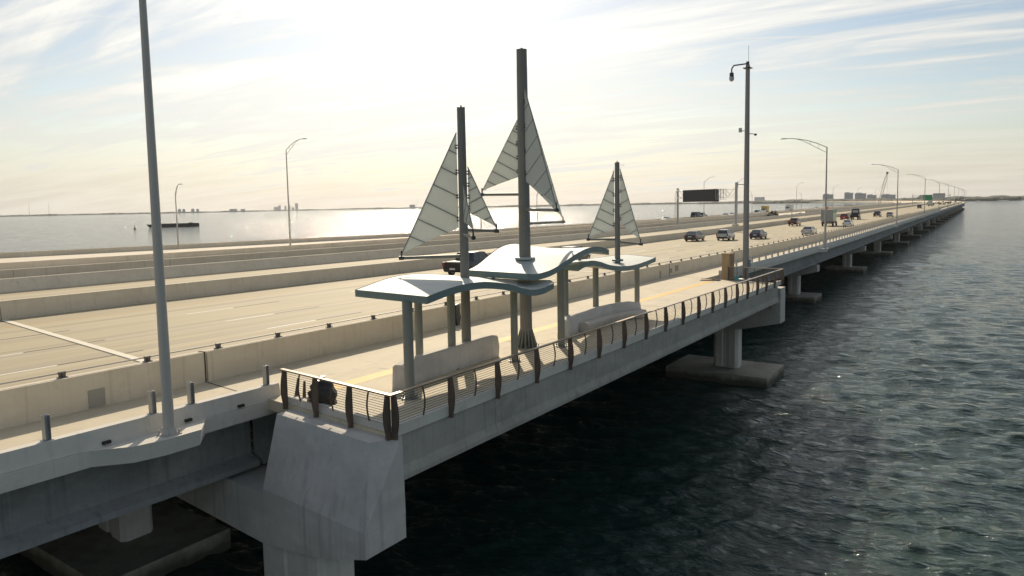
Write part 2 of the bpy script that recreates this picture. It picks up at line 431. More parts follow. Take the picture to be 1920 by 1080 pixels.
        ad = nd.new('ShaderNodeVectorMath'); ad.operation = 'ADD'; lk.new(acc, ad.inputs[0]); lk.new(sc2.outputs[0], ad.inputs[1]); acc = ad.outputs[0]
    nm = nd.new('ShaderNodeVectorMath'); nm.operation = 'NORMALIZE'; lk.new(acc, nm.inputs[0])
    lk.new(nm.outputs[0], bs.inputs['Normal'])
    me.materials.append(mt)
    o = bpy.data.objects.new('water', me); COL.objects.link(o); structure(o)
make_water()

# ------------------------------------------------------------------ roadway, path, overlook decks
PIER_Y = [15.5, 63.7] + [116.8 + 51.5 * i for i in range(40)]
PIER_Y = [-36.0] + [p for p in PIER_Y if p < 2250]         # y at x = -13.1 of each pier line
def deck(name, xa, xb, th, mt, z=0.0):
    return structure(MB().along([(xa, z - th), (xb, z - th), (xb, z), (xa, z)], yr(-40, 2250)).build(name, mt))
road = deck('road', -65.4, -23.3, .30, M_ROAD)
path_ = deck('path', -23.296, -19.72, .32, M_PATH, .004)
# overlook deck (skewed ends)
ov = MB().along([(-19.70, -.34), (-13.86, -.34), (-13.86, -.082), (-13.46, -.082), (-13.46, .008), (-19.70, .008)], [ysk(-13.1, 16.4), 24, 32, 40, 48, 56, 63.6], x0=-13.1, skew0=SK, skew1=SK)
overlook = structure(ov.build('overlook_deck', M_PATH))
sj = MB()
for y in (23.5, 31.0, 38.5, 46.0, 53.5): sj.along([(-19.4, .012), (-13.5, .012), (-13.5, .013), (-19.4, .013)], [y, y + .02])
o = sj.build('slab_joint', M_JOINT, overlook)

# lane dashes: white then black contrast stripe, stepped along the skew
def dashes(xl, y0, name):
    w = MB(); k = MB()
    y = y0 - 14.4 * 3
    while y < 760:
        dy = SK * (xl + 31.4)
        a = y + dy
        for (mb, s0, s1) in ((w, 0, 3.5), (k, 3.5, 7.3)):
            mb.add([BX(xl - .075, a + s0, .004), BX(xl + .075, a + s0, .004), BX(xl + .075, a + s1, .004), BX(xl - .075, a + s1, .004)], [(0, 1, 2, 3)])
        y += 14.4
    w.build('white_lane_dash', M_WHITE, road); k.build('black_lane_dash', M_BLACKP, road)
for xl in (-31.38, -35.70, -40.45): dashes(xl, 29.35, '')
def line(x0, x1, ya, yb, mt, name, z, parent):
    mb = MB(); ys = yr(ya, yb)
    for a, b in zip(ys[:-1], ys[1:]): mb.add([BX(x0, a, z), BX(x1, a, z), BX(x1, b, z), BX(x0, b, z)], [(0, 1, 2, 3)])
    return mb.build(name, mt, parent)
line(-27.1, -26.95, -40, 900, M_WHITE, 'right_edge_line', .004, road)
line(-44.95, -44.80, -40, 900, M_YELP, 'left_edge_line', .004, road)
line(-18.92, -18.28, 19.6, 63.4, M_YELP, 'yellow_path_stripe', .012, overlook)
# expansion joints at every pier line
for i, py in enumerate(PIER_Y[1:12]):
    mb = MB(); mk = MB()
    for xa, xb in ((-65.2, -49.1), (-48.2, -24.0)):
        q = lambda x, d, z: BX(x, ysk(x, py + .74) + d, z)
        mb.add([q(xa, .1, .008), q(xb, .1, .008), q(xb, .46, .008), q(xa, .46, .008)], [(0, 1, 2, 3)])
        mk.add([q(xa, .0, .009), q(xb, .0, .009), q(xb, .1, .009), q(xa, .1, .009)], [(0, 1, 2, 3)])
    mb.build('expansion_joint_header', mat('header_concrete', (.78, .71, .57), .8, noise=[((.64, .57, .45), (2, 2, 2), .5, .75, .5)]), road)
    mk.build('expansion_joint_seal', M_JOINT, road)
    ms = MB(); q = lambda x, d, z: BX(x, ysk(x, py + .74) + d, z)
    ms.add([q(-23.2, .0, .01), q(-19.75, .0, .01), q(-19.75, .07, .01), q(-23.2, .07, .01)], [(0, 1, 2, 3)])
    ms.build('expansion_joint_seal', M_JOINT, path_)

# ------------------------------------------------------------------ barriers
def barrier(name, prof_pts, label, mt, ya=-40, yb=2250, cat='barrier'):
    t = empty(name, BX(sum(p[0] for p in prof_pts) / len(prof_pts), max(ya, 0), 0), label, cat)
    x_ = prof_pts[0][0]
    cuts = [ya] + [ysk(x_, p + .74) for p in PIER_Y if ya + 2 < ysk(x_, p) < yb - 2] + [yb]
    off = t.location
    for a, b in zip(cuts[:-1], cuts[1:]):
        a2 = a + .03 if a != ya else a
        b2 = b - .03 if b != yb else b
        mb = MB().along(prof_pts, yr(a2, b2))
        o = mb.build('barrier_segment', mt, t); o.location = (-off.x, -off.y, -off.z)
    return t
b_path = barrier('path_barrier', [(-23.60, 0), (-23.24, 0), (-23.24, 1.07), (-23.58, 1.07), (-23.72, .35), (-23.9, .1), (-23.9, 0)],
                 'long pale concrete barrier between the traffic lanes and the walking path, pipe rail on top', M_BARR)
off = b_path.location
def sub(mb, name, mt, parent, smooth=None):
    o = mb.build(name, mt, parent, smooth); l = parent.matrix_world.translation if False else parent.location
    o.location = (-l.x, -l.y, -l.z); return o
mb = MB(); ys = yr(-20, 600)
for a, b in zip(ys[:-1], ys[1:]): mb.tube(BX(-23.50, a, 1.21), BX(-23.50, b, 1.21), .024, n=8, caps=False)
sub(mb, 'pipe_rail', M_ALU, b_path, 60)
br = MB().box((-.11, -.12, 0), (.09, .12, .025)).box((-.05, -.02, .02), (.05, .02, .16)).box((-.06, -.09, .02), (.02, .09, .10)).tube((-.02, -.10, .14), (-.02, .10, .14), .05, n=8)
bm_ = br.mesh('rail_bracket', mat('bracket_steel', (.17, .155, .135), .6, .2))
y = 13.92 - 2.85 * 8
while y < 330:
    o = bpy.data.objects.new('rail_bracket', bm_); COL.objects.link(o); o.parent = b_path
    p = BX(-23.45, y, 1.07); o.location = (p[0] - off.x, p[1] - off.y, p[2] - off.z); y += 2.85
# flexible black joint seals that hang over the path face of the barrier
for (yy, w) in ((18.83, .022), (34.5, .02), (67.05, .03)):
    mb = MB().box((-.3, -w, .02), (.018, w, 1.085))
    if yy > 30 and yy < 40: mb = MB().box((-.3, -.03, .02), (.02, .03, 1.08))
    o = mb.build('joint_seal', M_JOINT, b_path); p = BX(-23.24, yy, 0); o.location = (p[0] - off.x, p[1] - off.y, p[2] - off.z)
o = MB().box((-.01, -.27, -.27), (.025, .27, .27)).build('junction_box_cover', mat('cover_plate', (.40, .375, .32), .7, .2), b_path)
p = BX(-23.24, 14.8, .30); o.location = (p[0] - off.x, p[1] - off.y, p[2] - off.z)
for (yy, zz, a, b) in ((67.5, .45, .3, .2), (69.0, .55, .45, .25), (64.8, .3, .2, .3)):
    mb = MB().box((-.005, -a, -b), (.006, a, b))
    o = mb.build('repair_patch', mat('patch_mortar', (.36, .33, .29), .85), b_path); p = BX(-23.24, yy, zz); o.location = (p[0] - off.x, p[1] - off.y, p[2] - off.z)

b_mid = barrier('median_barrier', [(-49.0, 0), (-48.3, 0), (-48.3, .18), (-48.42, 1.07), (-48.75, 1.07), (-48.9, .18)],
                'plain concrete barrier between the traffic lanes and the empty express lanes', M_BARR)
b_exp = barrier('express_barrier', [(-65.9, -.5), (-65.2, -.3), (-65.2, .12), (-65.75, 1.07), (-66.1, 1.07), (-66.2, -.5)],
                'concrete barrier on the far edge of the empty express lanes', M_BARR)

# outer parapet of the path: before the overlook, and after it
PP = [(-19.72, -.06), (-19.36, -.06), (-19.43, .40), (-19.70, .40)]
PS = [(-19.95, -.49), (-19.30, -.49), (-19.30, -.07), (-19.95, -.07)]
pa = empty('path_parapet', BX(-19.5, 8), 'low concrete parapet in the left foreground under the nearest lamp post', 'parapet')
sub(MB().along(PP, yr(-40, 18.55)), 'parapet_wall', M_PARA, pa); sub(MB().along(PS, yr(-40, 18.5)), 'slab_edge', M_PARA, pa)
for yy in (9.3, 12.05, 17.0, 18.2 - 1.9 + .2):
    pass
for yy in (6.6, 9.55, 12.5, 15.0, 16.9):
    mb = MB().box((-.10, -.11, -.035), (.10, .11, .045)); o = mb.build('scupper_opening', M_JOINT, pa)
    p = BX(-19.405 if yy > 0 else 0, yy, .015); l = pa.location; o.location = (p[0] - l.x, p[1] - l.y, p[2] - l.z)
pb = empty('path_parapet', BX(-19.5, 66), 'long concrete parapet along the path edge beyond the overlook, lined with bare posts', 'parapet')
cuts = [69.6] + [ysk(-19.5, p + .74) for p in PIER_Y if 70 < p < 2200] + [2250]
for a, b in zip(cuts[:-1], cuts[1:]):
    sub(MB().along(PP, yr(a + .015, b - .015)), 'parapet_wall', M_PARA, pb); sub(MB().along(PS, yr(a + .01, b - .01)), 'slab_edge', M_PARA, pb)

# H section fence posts on the parapet
def post_mesh():
    mb = MB().box((-.075, -.07, 0), (.075, -.055, .62)).box((-.075, .055, 0), (.075, .07, .62)).box((-.008, -.055, 0), (.008, .055, .62)).box((-.11, -.11, 0), (.11, .11, .018))
    mb.tube((-.02, -.06, .62), (.03, .06, .66), .014, n=5)
    return mb.mesh('fence_post', M_GALV)
pm = post_mesh()
near_lab = {8.2: 'bare galvanised H post on the low parapet, cut by nothing, nearest the left picture edge',
            11.12: 'short bare H post on the near parapet, left of the pair beside the lamp post',
            14.05: 'short bare H post just left of the nearest lamp post on the parapet',
            15.31: 'short bare H post just right of the nearest lamp post on the parapet',
            18.15: 'short bare H post at the end of the near parapet beside the railing'}
for yy, lab in near_lab.items():
    if yy < 9: continue
    o = bpy.data.objects.new('fence_post', pm); COL.objects.link(o); o.location = BX(-19.57, yy, .40)
    tag(o, lab, 'post', 'bare H posts on the parapet')
y = 72.0; k = 0
while y < 470:
    o = bpy.data.objects.new('fence_post', pm); COL.objects.link(o); o.location = BX(-19.57, y, .40)
    tag(o, 'short bare post in the long row on the parapet beyond the overlook', 'post', 'bare posts beyond the overlook'); y += 2.9; k += 1

# ------------------------------------------------------------------ girders
def girder_prof(xo, zt, zb, web=.22, fl=.42):
    """bulb tee seen from outside; xo = outer edge of the bottom flange"""
    c = xo - fl
    if fl < .4:       # edge beam flush with the kerb above it
        return [(xo, zb), (xo, zb + .13), (xo - .09, zb + .36), (xo - .09, zt), (xo - .6, zt), (xo - .6, zb)]
    return [(xo, zb), (xo, zb + .16), (xo - .36, zb + .38), (xo - .38, zt - .22), (xo - .10, zt - .10), (xo - .10, zt),
            (2 * c - xo + .10, zt), (2 * c - xo + .10, zt - .10), (2 * c - xo + .38, zt - .22), (2 * c - xo + .36, zb + .38), (2 * c - xo, zb + .16), (2 * c - xo, zb)]
def girder(xo, ya, yb, zt, zb, mt, label, group=None, fl=.42):
    x_ = xo - fl
    mb = MB().along(girder_prof(xo, zt, zb, fl=fl), yr(ya, yb))
    o = mb.build('bridge_girder', mt, None)
    c = Vector(BX(x_, (ya + yb) / 2, zb))
    o.data.transform(Matrix.Translation(-c)); o.location = c
    return tag(o, label, 'girder', group)
for i in range(len(PIER_Y) - 1):
    ya, yb = ysk(-20.4, PIER_Y[i]) + .95, ysk(-20.4, PIER_Y[i + 1]) + .75
    if i == 0: lab, g = 'long concrete girder under the low parapet at the left foreground', None
    elif i == 1: lab, g = 'concrete girder of the path span hidden behind the overlook', None
    elif i == 2: lab, g = 'concrete girder of the first span beyond the overlook', None
    elif i == 3: lab, g = 'concrete girder of the second span beyond the overlook', None
    else: lab, g = 'one of the concrete edge girders of the far bridge spans', 'edge girders of the far spans'
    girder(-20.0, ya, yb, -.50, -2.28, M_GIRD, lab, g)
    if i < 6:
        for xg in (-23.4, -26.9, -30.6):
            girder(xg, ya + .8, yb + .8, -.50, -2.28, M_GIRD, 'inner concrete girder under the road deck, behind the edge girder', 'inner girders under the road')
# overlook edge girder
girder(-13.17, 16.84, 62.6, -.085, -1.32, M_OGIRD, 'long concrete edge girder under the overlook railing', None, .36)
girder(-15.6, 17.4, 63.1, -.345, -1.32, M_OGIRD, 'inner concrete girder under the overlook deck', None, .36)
# kerb under the railing
kb = MB().along([(-13.45, -.08), (-13.2, -.08), (-13.2, .22), (-13.45, .22)], [16.47, 24, 32, 40, 48, 56, 63.55])
kerb = kb.build('overlook_kerb', M_PARA); tag(kerb, 'pale concrete kerb along the water edge of the overlook under the railing', 'kerb')
def skbox(x0, x1, y0, d0, d1, z0, z1):
    v = []
    for z in (z0, z1):
        for (x, d) in ((x0, d0), (x1, d0), (x1, d1), (x0, d1)): v.append(BX(x, ysk(x, y0) + d, z))
    return v
k2 = MB().hexa(skbox(-18.35, -13.46, 16.42, .06, .31, .01, .22)).build('overlook_kerb', M_PARA)
tag(k2, 'short concrete kerb under the near end railing above the pier block', 'kerb')

# ------------------------------------------------------------------ piers
def pier(i, py):
    big = i in (1, 2)
    z0 = float(prof(py))
    lab = {1: 'massive pier in the foreground carrying the near corner of the overlook',
           2: 'pier under the far end of the overlook on a stained footing in the water',
           3: 'first pier beyond the overlook, its footing awash', 4: 'second pier beyond the overlook in the dark water',
           5: 'third pier beyond the overlook in the dark water'}.get(i, 'one of the far bridge piers in the dark water beside the deck')
    t = empty('bridge_pier', BX(-20, ysk(-20, py), 0), lab, 'bridge pier', None if i < 6 else 'far bridge piers')
    y0 = py - .32 if i == 1 else py - .6
    def cap(xs):
        # xs: list of (x, ztop, zbottom)
        rings = []
        for (x, zt, zb) in xs:
            rings.append([BX(x, ysk(x, y0), zb), BX(x, ysk(x, y0) + 1.65, zb), BX(x, ysk(x, y0) + 1.65, zt), BX(x, ysk(x, y0), zt)])
        return MB().loft(rings)
    if i == 1:
        sub(cap([(-64, -2.42, -4.0), (-18.13, -2.42, -3.93), (-18.1, -2.24, -3.92), (-15.3, -2.24, -3.50), (-13.17, -2.24, -2.90)]), 'pier_cap', M_PIER, t)
        # block: battered wall that closes the overlook end
        v = []
        for (z, da, db, xl, xr) in ((-2.235, .0, 1.63, -18.1, -13.18), (-.09, .58, 1.58, -17.95, -13.46)):
            for (x, d) in ((xl, da), (xr, da), (-13.14, db), (xl, db)): v.append(BX(x, ysk(x, y0) + d, z))
        sub(MB().hexa(v), 'end_wall', M_PIER, t)
    elif i == 2:
        sub(cap([(-64, -2.42, -3.95), (-18.6, -2.42, -3.95), (-16.3, -2.0, -3.75), (-13.15, -2.0, -3.02)]), 'pier_cap', M_PIER, t)
        sub(MB().hexa(skbox(-13.85, -13.15, y0, -.02, 1.64, -1.99, -.36)), 'cheek_wall', M_PIER, t)
        sub(MB().hexa(skbox(-18.3, -13.86, y0, .9, 1.64, -1.99, -.36)), 'back_wall', M_PIER, t)
        for x in (-13.5, -15.95): sub(MB().hexa(skbox(x - .3, x + .3, y0, -.0, .6, -1.99, -1.33)), 'bearing_pedestal', M_PIER, t)
    else:
        sub(cap([(-64, -2.42, -4.2), (-23.2, -2.42, -4.2), (-19.7, -2.42, -3.3)]), 'pier_cap', M_PIER, t)
    cx = -16.95 if i == 1 else (-17.65 if i == 2 else -23.1)
    hw = 1.65 if i == 1 else (1.05 if i == 2 else .85)
    ncol = 4 if i < 6 else 2
    for k in range(ncol):
        x = cx - 13.6 * k
        if i in (1, 2) and k: x = -30.9 - 13.6 * (k - 1)
        w = hw if k == 0 else 1.4
        pts = [(-w, .22), (-w + .22, 0), (-.28, 0), (-.22, .09), (.22, .09), (.28, 0), (w - .22, 0), (w, .22), (w, 1.3), (w - .22, 1.5), (-w + .22, 1.5), (-w, 1.3)]
        zt = -3.0 if k == 0 else -3.9
        zt = -3.3 if (i == 1 and k == 0) else zt
        if k == 0 and i == 2: zt = -3.55
        if k == 0 and i > 2: zt = -4.0
        zbot = -7.45 - z0
        rings = [[BX(x + a, ysk(x, y0) + SK * a + b + .08, z) for (a, b) in pts] for z in (zbot, zt)]
        sub(MB().loft(rings), 'column', M_PIER, t)
        fx0, fx1 = (x - 4.35, x + 4.0) if i in (1, 2) else (x - 3.6, x + 3.4)
        v = []
        for z in (-8.9, -7.42):
            for (xx, d) in ((fx0, -2.3), (fx1, -2.3), (fx1, 3.5), (fx0, 3.5)): v.append((xx - float(curve(py)), ysk(x, y0) + (xx - x) * -.16 + d, z))
        sub(MB().hexa(v), 'footing', M_FOOT, t)
for i, py in enumerate(PIER_Y):
    if i == 0 or py > 1500: continue
    pier(i, py)

# ------------------------------------------------------------------ lamp pilasters and street lamps
LY0, LS, LX = 13.94, 103.85, -18.78
def pilaster(yy):
    a, b = yy - 2.1, yy + 1.75
    top = [(-19.42, a), (-18.62, a + .9), (-18.42, yy - .35), (-18.42, yy + .75), (-19.42, b)]
    v = [BX(x, y, -.06) for (x, y) in top] + [BX(-19.42 + (x + 19.42) * .93, yy + (y - yy) * .96, -.50) for (x, y) in top]
    return MB().add(v, [(0, 1, 2, 3, 4), (9, 8, 7, 6, 5)] + [(i, 5 + i, 5 + (i + 1) % 5, (i + 1) % 5) for i in range(5)])
def lamp_post(h, arm, z0, mt, base=True, dirx=-1, r0=.15, name='street_lamp'):
    """returns list of (name, MB)"""
    out = []
    p = MB(); seg = 6
    p.tube((0, 0, z0), (0, 0, h), r0, r0 * .52, n=14)
    out.append(('pole', p, 50))
    if base:
        b = MB().box((-.23, -.23, z0 - .03), (.23, .23, z0 + .03)).lathe([(.2, .03), (.17, .2)], (0, 0, z0), 12)
        for sx in (-1, 1):
            for sy in (-1, 1): b.tube((sx * .18, sy * .18, z0 + .03), (sx * .18, sy * .18, z0 + .14), .025, n=6)
        out.append(('base_plate', b, None))
    up = [(0, 0, h - .05)] + [(dirx * arm * t, 0, h - .05 + 1.45 * (1 - (1 - t) ** 2)) for t in (.25, .5, .75, .88, 1.0)]
    lo = [(0, 0, h - .75), (dirx * arm * .3, 0, h + .12), (dirx * arm * .58, 0, h + .98), (dirx * arm * .76, 0, h + 1.30)]
    a = MB().path(up, .048, 8).path(lo, .034, 8)
    for t in (.2, .4):
        a.tube((dirx * arm * t, 0, h - .05 + 1.45 * (1 - (1 - t) ** 2)), (dirx * arm * t, 0, h - .75 + 2.9 * t * (1 - .0 * t)), .022, n=6)
    out.append(('arm', a, 50))
    hd = MB().loft([[(dirx * (arm - .05), -.09, h + 1.36), (dirx * (arm - .05), .09, h + 1.36), (dirx * (arm - .05), .07, h + 1.45), (dirx * (arm - .05), -.07, h + 1.45)],
                    [(dirx * (arm + .35), -.17, h + 1.33), (dirx * (arm + .35), .17, h + 1.33), (dirx * (arm + .35), .13, h + 1.47), (dirx * (arm + .35), -.13, h + 1.47)],
                    [(dirx * (arm + .75), -.13, h + 1.34), (dirx * (arm + .75), .13, h + 1.34), (dirx * (arm + .75), .09, h + 1.43), (dirx * (arm + .75), -.09, h + 1.43)]])
    out.append(('lamp_head', hd, None))
    return out
protos = {}
def place_lamp(key, parts, loc, label, group, mt):
    t = empty('street_lamp', loc, label, 'street lamp', group)
    if key not in protos:
        protos[key] = [(n, mb.mesh(n, mt if n != 'lamp_head' else M_GALV, sm)) for (n, mb, sm) in parts]
    for n, me in protos[key]:
        o = bpy.data.objects.new(n, me); COL.objects.link(o); o.parent = t
    return t
LL = ['nearest tall lamp post on the parapet at left, top cut by the frame',
      'lamp post on the path parapet just right of the tall camera pole', 'second lamp post beyond the camera pole on the path side',
      'third lamp post beyond the camera pole on the path side', 'fourth lamp post beyond the camera pole on the path side, behind the green sign']
for k in range(12):
    yy = LY0 + LS * k
    z = -.06
    lab = LL[k] if k < 5 else 'one of the far lamp posts in the receding row on the path side'
    t = place_lamp('main', lamp_post(13.65, 5.3, 0.0, M_ALU), BX(LX, yy, z), lab, 'lamp posts along the path' if k < 5 else 'far lamp posts along the path', M_ALU)
    o = pilaster(yy).build('lamp_pilaster', M_PARA); c = Vector(BX(-18.9, yy, -.5)); o.data.transform(Matrix.Translation(-c)); o.location = c
    tag(o, {0: 'concrete bump-out carrying the nearest lamp post', 1: 'concrete bump-out under the lamp post right of the camera pole'}.get(k, 'concrete bump-out under one of the farther lamp posts'), 'pilaster', None if k < 2 else 'far lamp bump-outs')

# ------------------------------------------------------------------ old bridge (far side) with slowly changing edge
FE = [(-60, -128), (64, -120.4), (119, -114.5), (204, -100.7), (300, -99), (2300, -99)]
def far_x(y): return float(np.interp(y, [a for a, _ in FE], [b for _, b in FE]))
oy = yr(-40, 2250)
ob = MB()
rings = [[BX(far_x(y), y, -1.6), BX(-71.4, y, -1.6), BX(-71.4, y, .1), BX(far_x(y), y, .1)] for y in oy]
structure(ob.loft(rings).build('old_bridge_road', M_OLD))
def strip_barrier(fx, w, z0, z1, name, label, cuts=None, mt=M_OLD):
    t = empty(name, (fx(0), 0, 0), label, 'barrier')
    edges = cuts or [-40, 30, 44, 62, 80, 98, 120, 150, 190, 240, 300, 400, 600, 1000, 2250]
    for a, b in zip(edges[:-1], edges[1:]):
        rings = [[BX(fx(y) - w, y, z0), BX(fx(y), y, z0), BX(fx(y), y, z1), BX(fx(y) - w, y, z1)] for y in yr(a + .02, b - .02)]
        sub(MB().loft(rings), 'barrier_segment', mt, t)
    return t
strip_barrier(far_x, .3, .0, .88, 'far_parapet', 'low weathered parapet on the far water edge of the old bridge')
strip_barrier(lambda y: -89.4, .5, .1, 1.07, 'old_median_barrier', 'concrete median barrier on the old bridge')
strip_barrier(lambda y: -71.0, .36, -1.7, 1.44, 'old_bridge_parapet', 'near parapet wall of the old bridge, tan band above the express lane barrier',
              [-40, 20, 38.6, 54, 66, 82, 98, 120, 150, 190, 258, 322])
strip_barrier(lambda y: -71.0, .36, -1.7, 1.44, 'old_bridge_parapet', 'farther near-side parapet of the old bridge, resuming past the gap', [392, 440, 500, 700, 1000, 1500, 2250])
# old bridge piers (stuff below its deck)
mb = MB()
for py in np.arange(-20, 1000, 40.0): mb.box((-118, py, WZ - 1), (-74, py + 1.5, -1.6 + float(prof(py))))
t = mb.build('old_bridge_piers', M_OLD); tag(t, 'row of wall piers carrying the old bridge, hidden behind the new one', 'bridge pier', kind='stuff')

# ------------------------------------------------------------------ railing of the overlook
rail = empty('cable_railing', BX(-13.2, 16.3, 0), 'bronze cable railing with bowed posts round the water side of the overlook', 'railing')
def bow_plate(depths, th, h0, h1, n=10, curved_in=0.0):
    """plate in local xz plane: inner edge x=0, outer edge follows depths"""
    mb = MB(); rings = []
    for i in range(n + 1):
        t = i / n; z = h0 + (h1 - h0) * t
        d = np.interp(t, np.linspace(0, 1, len(depths)), depths); xin = curved_in * math.sin(math.pi * t)
        rings.append([(xin, -th / 2, z), (xin + d, -th / 2, z), (xin + d, th / 2, z), (xin, th / 2, z)])
    return mb.loft(rings)
pl = bow_plate([.125, .15, .175, .195, .205, .203, .192, .172, .15, .132], .022, -.06, 1.06)
pl2 = MB(); pl2.v = list(pl.v); pl2.f = list(pl.f); pl2.mi = list(pl.mi)
both = MB()
for s in (-1, 1): both.add([(x, y + s * .024, z) for (x, y, z) in pl.v], pl.f)
both.box((-.004, -.04, -.12), (.145, .04, .08)).box((.02, -.012, .1), (.12, .012, 1.0))
POSTM = both.mesh('rail_post', M_BRONZE)
PICKM = bow_plate([.045] * 4, .02, .24, 1.06, 10, .065).mesh('rail_picket', M_BRONZE)
def rail_run(p0, p1, nb, first=True, last=True):
    p0, p1 = Vector((*p0, 0)), Vector((*p1, 0)); d = (p1 - p0); L = d.length; u = d / L
    nrm = Vector((u.y, -u.x, 0))
    rz = math.atan2(nrm.y, nrm.x); l = rail.location
    for i in range(2 * nb + 1):
        if (i == 0 and not first) or (i == 2 * nb and not last): continue
        q = p0 + d * (i / (2 * nb)) + (u * .02 if i == 0 else (u * -.02 if i == 2 * nb else Vector())); w = BX(q.x, q.y, 0)
        if i % 2 == 0:
            o = bpy.data.objects.new('rail_post', POSTM)
            w2 = Vector(w) + nrm * .022
        else:
            o = bpy.data.objects.new('rail_picket', PICKM); w2 = Vector(w) + nrm * .05
        COL.objects.link(o); o.parent = rail; o.location = w2 - l; o.rotation_euler = (0, 0, rz)
    hr = MB(); seg = 8
    for i in range(seg):
        a = p0 + d * (i / seg) - (u * .15 if i == 0 else Vector()); b = p0 + d * ((i + 1) / seg) + (u * .15 if i == seg - 1 else Vector())
        A, B = Vector(BX(a.x, a.y, 1.06)) + nrm * .08, Vector(BX(b.x, b.y, 1.06)) + nrm * .08
        v = []
        for z in (0, .045):
            for (pt, s) in ((A, -.065), (A, .065), (B, .065), (B, -.065)): v.append(pt + nrm * s + Vector((0, 0, z)))
        hr.hexa(v)
    sub(hr, 'handrail', mat('handrail_bronze', (.30, .235, .18), .38, .6, noise=[((.2, .15, .11), (6, 6, 6), .45, .7, .6)]), rail)
    for k in range(11):
        z = .29 + k * .07
        cb = MB()
        for i in range(4):
            a = p0 + d * (i / 4); b = p0 + d * ((i + 1) / 4)
            cb.tube(Vector(BX(a.x, a.y, z)) + nrm * .08, Vector(BX(b.x, b.y, z)) + nrm * .08, .0065, n=5, caps=False)
        sub(cb, 'cable', M_CABLE, rail)
RC = (-13.24, 16.46)
rail_run(RC, (-13.24, 63.6), 18)
rail_run((-18.25, 17.75), RC, 3)
rail_run((-13.24, 63.6), (-17.6, 64.75), 3)

# ------------------------------------------------------------------ masts with sails
rtv = Vector(rt0)
def campt(px, py, depth):
    c = Vector(rt) * (px - 960) + Vector(dn) * (py - 540) + fw * F_
    return Vector((0, 0, CAM_H)) + c * (depth / F_)
def depth_of(p): return (Vector(p) - Vector((0, 0, CAM_H))).dot(fw)
def lerp(a, b, t): return a + (b - a) * t
def sail(parent, luff_top, luff_bot, clew, npan, boomz_pt, belly=.0, foot=.16, name='sail'):
    """triangle split into panels by slanting seams; all points world"""
    base = parent.location
    T, B, C = Vector(luff_top), Vector(luff_bot), Vector(clew)
    nrm = (B - T).cross(C - T).normalized()
    s = bpy.data.objects.new(name, None); COL.objects.link(s); s.parent = parent; s.empty_display_size = .2
    # luff and leech parameters; seams start lower on the leech than on the luff so they slope
    def luff(t): return lerp(T, B, min(max(t, 0), 1))
    def leech(t): return lerp(T, C, min(max(t, 0), 1))
    def foot_pt(t):   # from B to C with hollow
        p = lerp(B, C, t); return p + (T - lerp(B, C, .5)).normalized() * foot * math.sin(math.pi * t) * (C - B).length * .5
    th = .018
    seams = MB()
    lev = [i / npan for i in range(npan + 1)]
    hd = Vector((C.x - T.x, C.y - T.y, 0)).length
    kk = ((T.z - C.z) + .5 * hd) / max(T.z - B.z, .1)
    prevL, prevR = T, T
    for i in range(1, npan + 1):
        tl = lev[i]
        Rp = leech(tl)                        # seam end on the leech
        s_l = tl * kk                         # matching place on the luff (beyond 1 -> on the foot)
        if s_l <= 1: Lp = luff(s_l); onf = None
        else: onf = min((s_l - 1) / (kk - 1), 1); Lp = foot_pt(onf)
        poly = [prevL]
        if i > 1 and prev_on is None and onf is not None:
            poly.append(B); 
            for q in (.33, .66): 
                if onf > 0: poly.append(foot_pt(onf * q))
        elif i > 1 and prev_on is not None and onf is not None:
            poly.append(foot_pt((prev_on + onf) / 2))
        poly += [Lp, Rp]
        if i > 1: poly.append(prevR)
        pts = []
        for p in poly:
            if not pts or (p - pts[-1]).length > 1e-4: pts.append(p)
        if (pts[0] - pts[-1]).length < 1e-4: pts.pop()
        if len(pts) >= 3:
            c = sum(pts, Vector()) / len(pts)
            pts = [c + (p - c) * (1 - .006 / max((p - c).length, .05)) for p in pts]
            n = len(pts)
            v = [p + nrm * th for p in pts] + [p - nrm * th for p in pts]
            mb = MB().add(v, [tuple(range(n)), tuple(range(2 * n - 1, n - 1, -1))] + [(k, n + k, n + (k + 1) % n, (k + 1) % n) for k in range(n)])
            o = mb.build('sail_panel', M_SAIL, s); o.location = -base
        if i < npan:
            sb = MB(); d = (Rp - Lp).normalized(); up = nrm.cross(d)
            w = .012
            v = []
            for pt in (Lp, Rp):
                for (a, b) in ((-w, -th * 1.5), (w, -th * 1.5), (w, th * 1.5), (-w, th * 1.5)): v.append(pt + up * a + nrm * b)
            sb.add(v, [(0, 1, 2, 3), (7, 6, 5, 4), (0, 4, 5, 1), (1, 5, 6, 2), (2, 6, 7, 3), (3, 7, 4, 0)])
            o = sb.build('batten', M_SEAM, s); o.location = -base
        prevL, prevR, prev_on = Lp, Rp, onf
    # leech edge tube
    e = MB().path([T, C], .02, 6); o = e.build('leech_edge', M_MAST, s); o.location = -base
    return s
def mast(label, base_xyz, top_z, r0, r1, extra=None):
    b = Vector(base_xyz); t = empty('sail_mast', b, label, 'sail mast')
    p = MB().tube((0, 0, 0), (0, 0, top_z - b.z), r0, r1, n=20).lathe([(r1 * 1.02, 0), (r1 * 1.02, .05), (r1 * .3, .07), (.03, .12)], (0, 0, top_z - b.z), 16)
    p.build('pole', M_MAST, t, 40)
    return t
def boom(t, p0, p1, r, tipfit=True):
    base = t.location
    mb = MB().tube(Vector(p0) - base, Vector(p1) - base, r, r * .95, n=12)
    mb.build('boom', M_MAST, t, 40)
    d = (Vector(p1) - Vector(p0)).normalized(); q = Vector(p1) - base
    MB().tube(q - d * .16, q + d * .02, r * 1.2, n=12).tube(q - d * .08, q - d * .08 + Vector((0, 0, .28)), .03, n=6).build('boom_end_fitting', M_DARKMET, t)
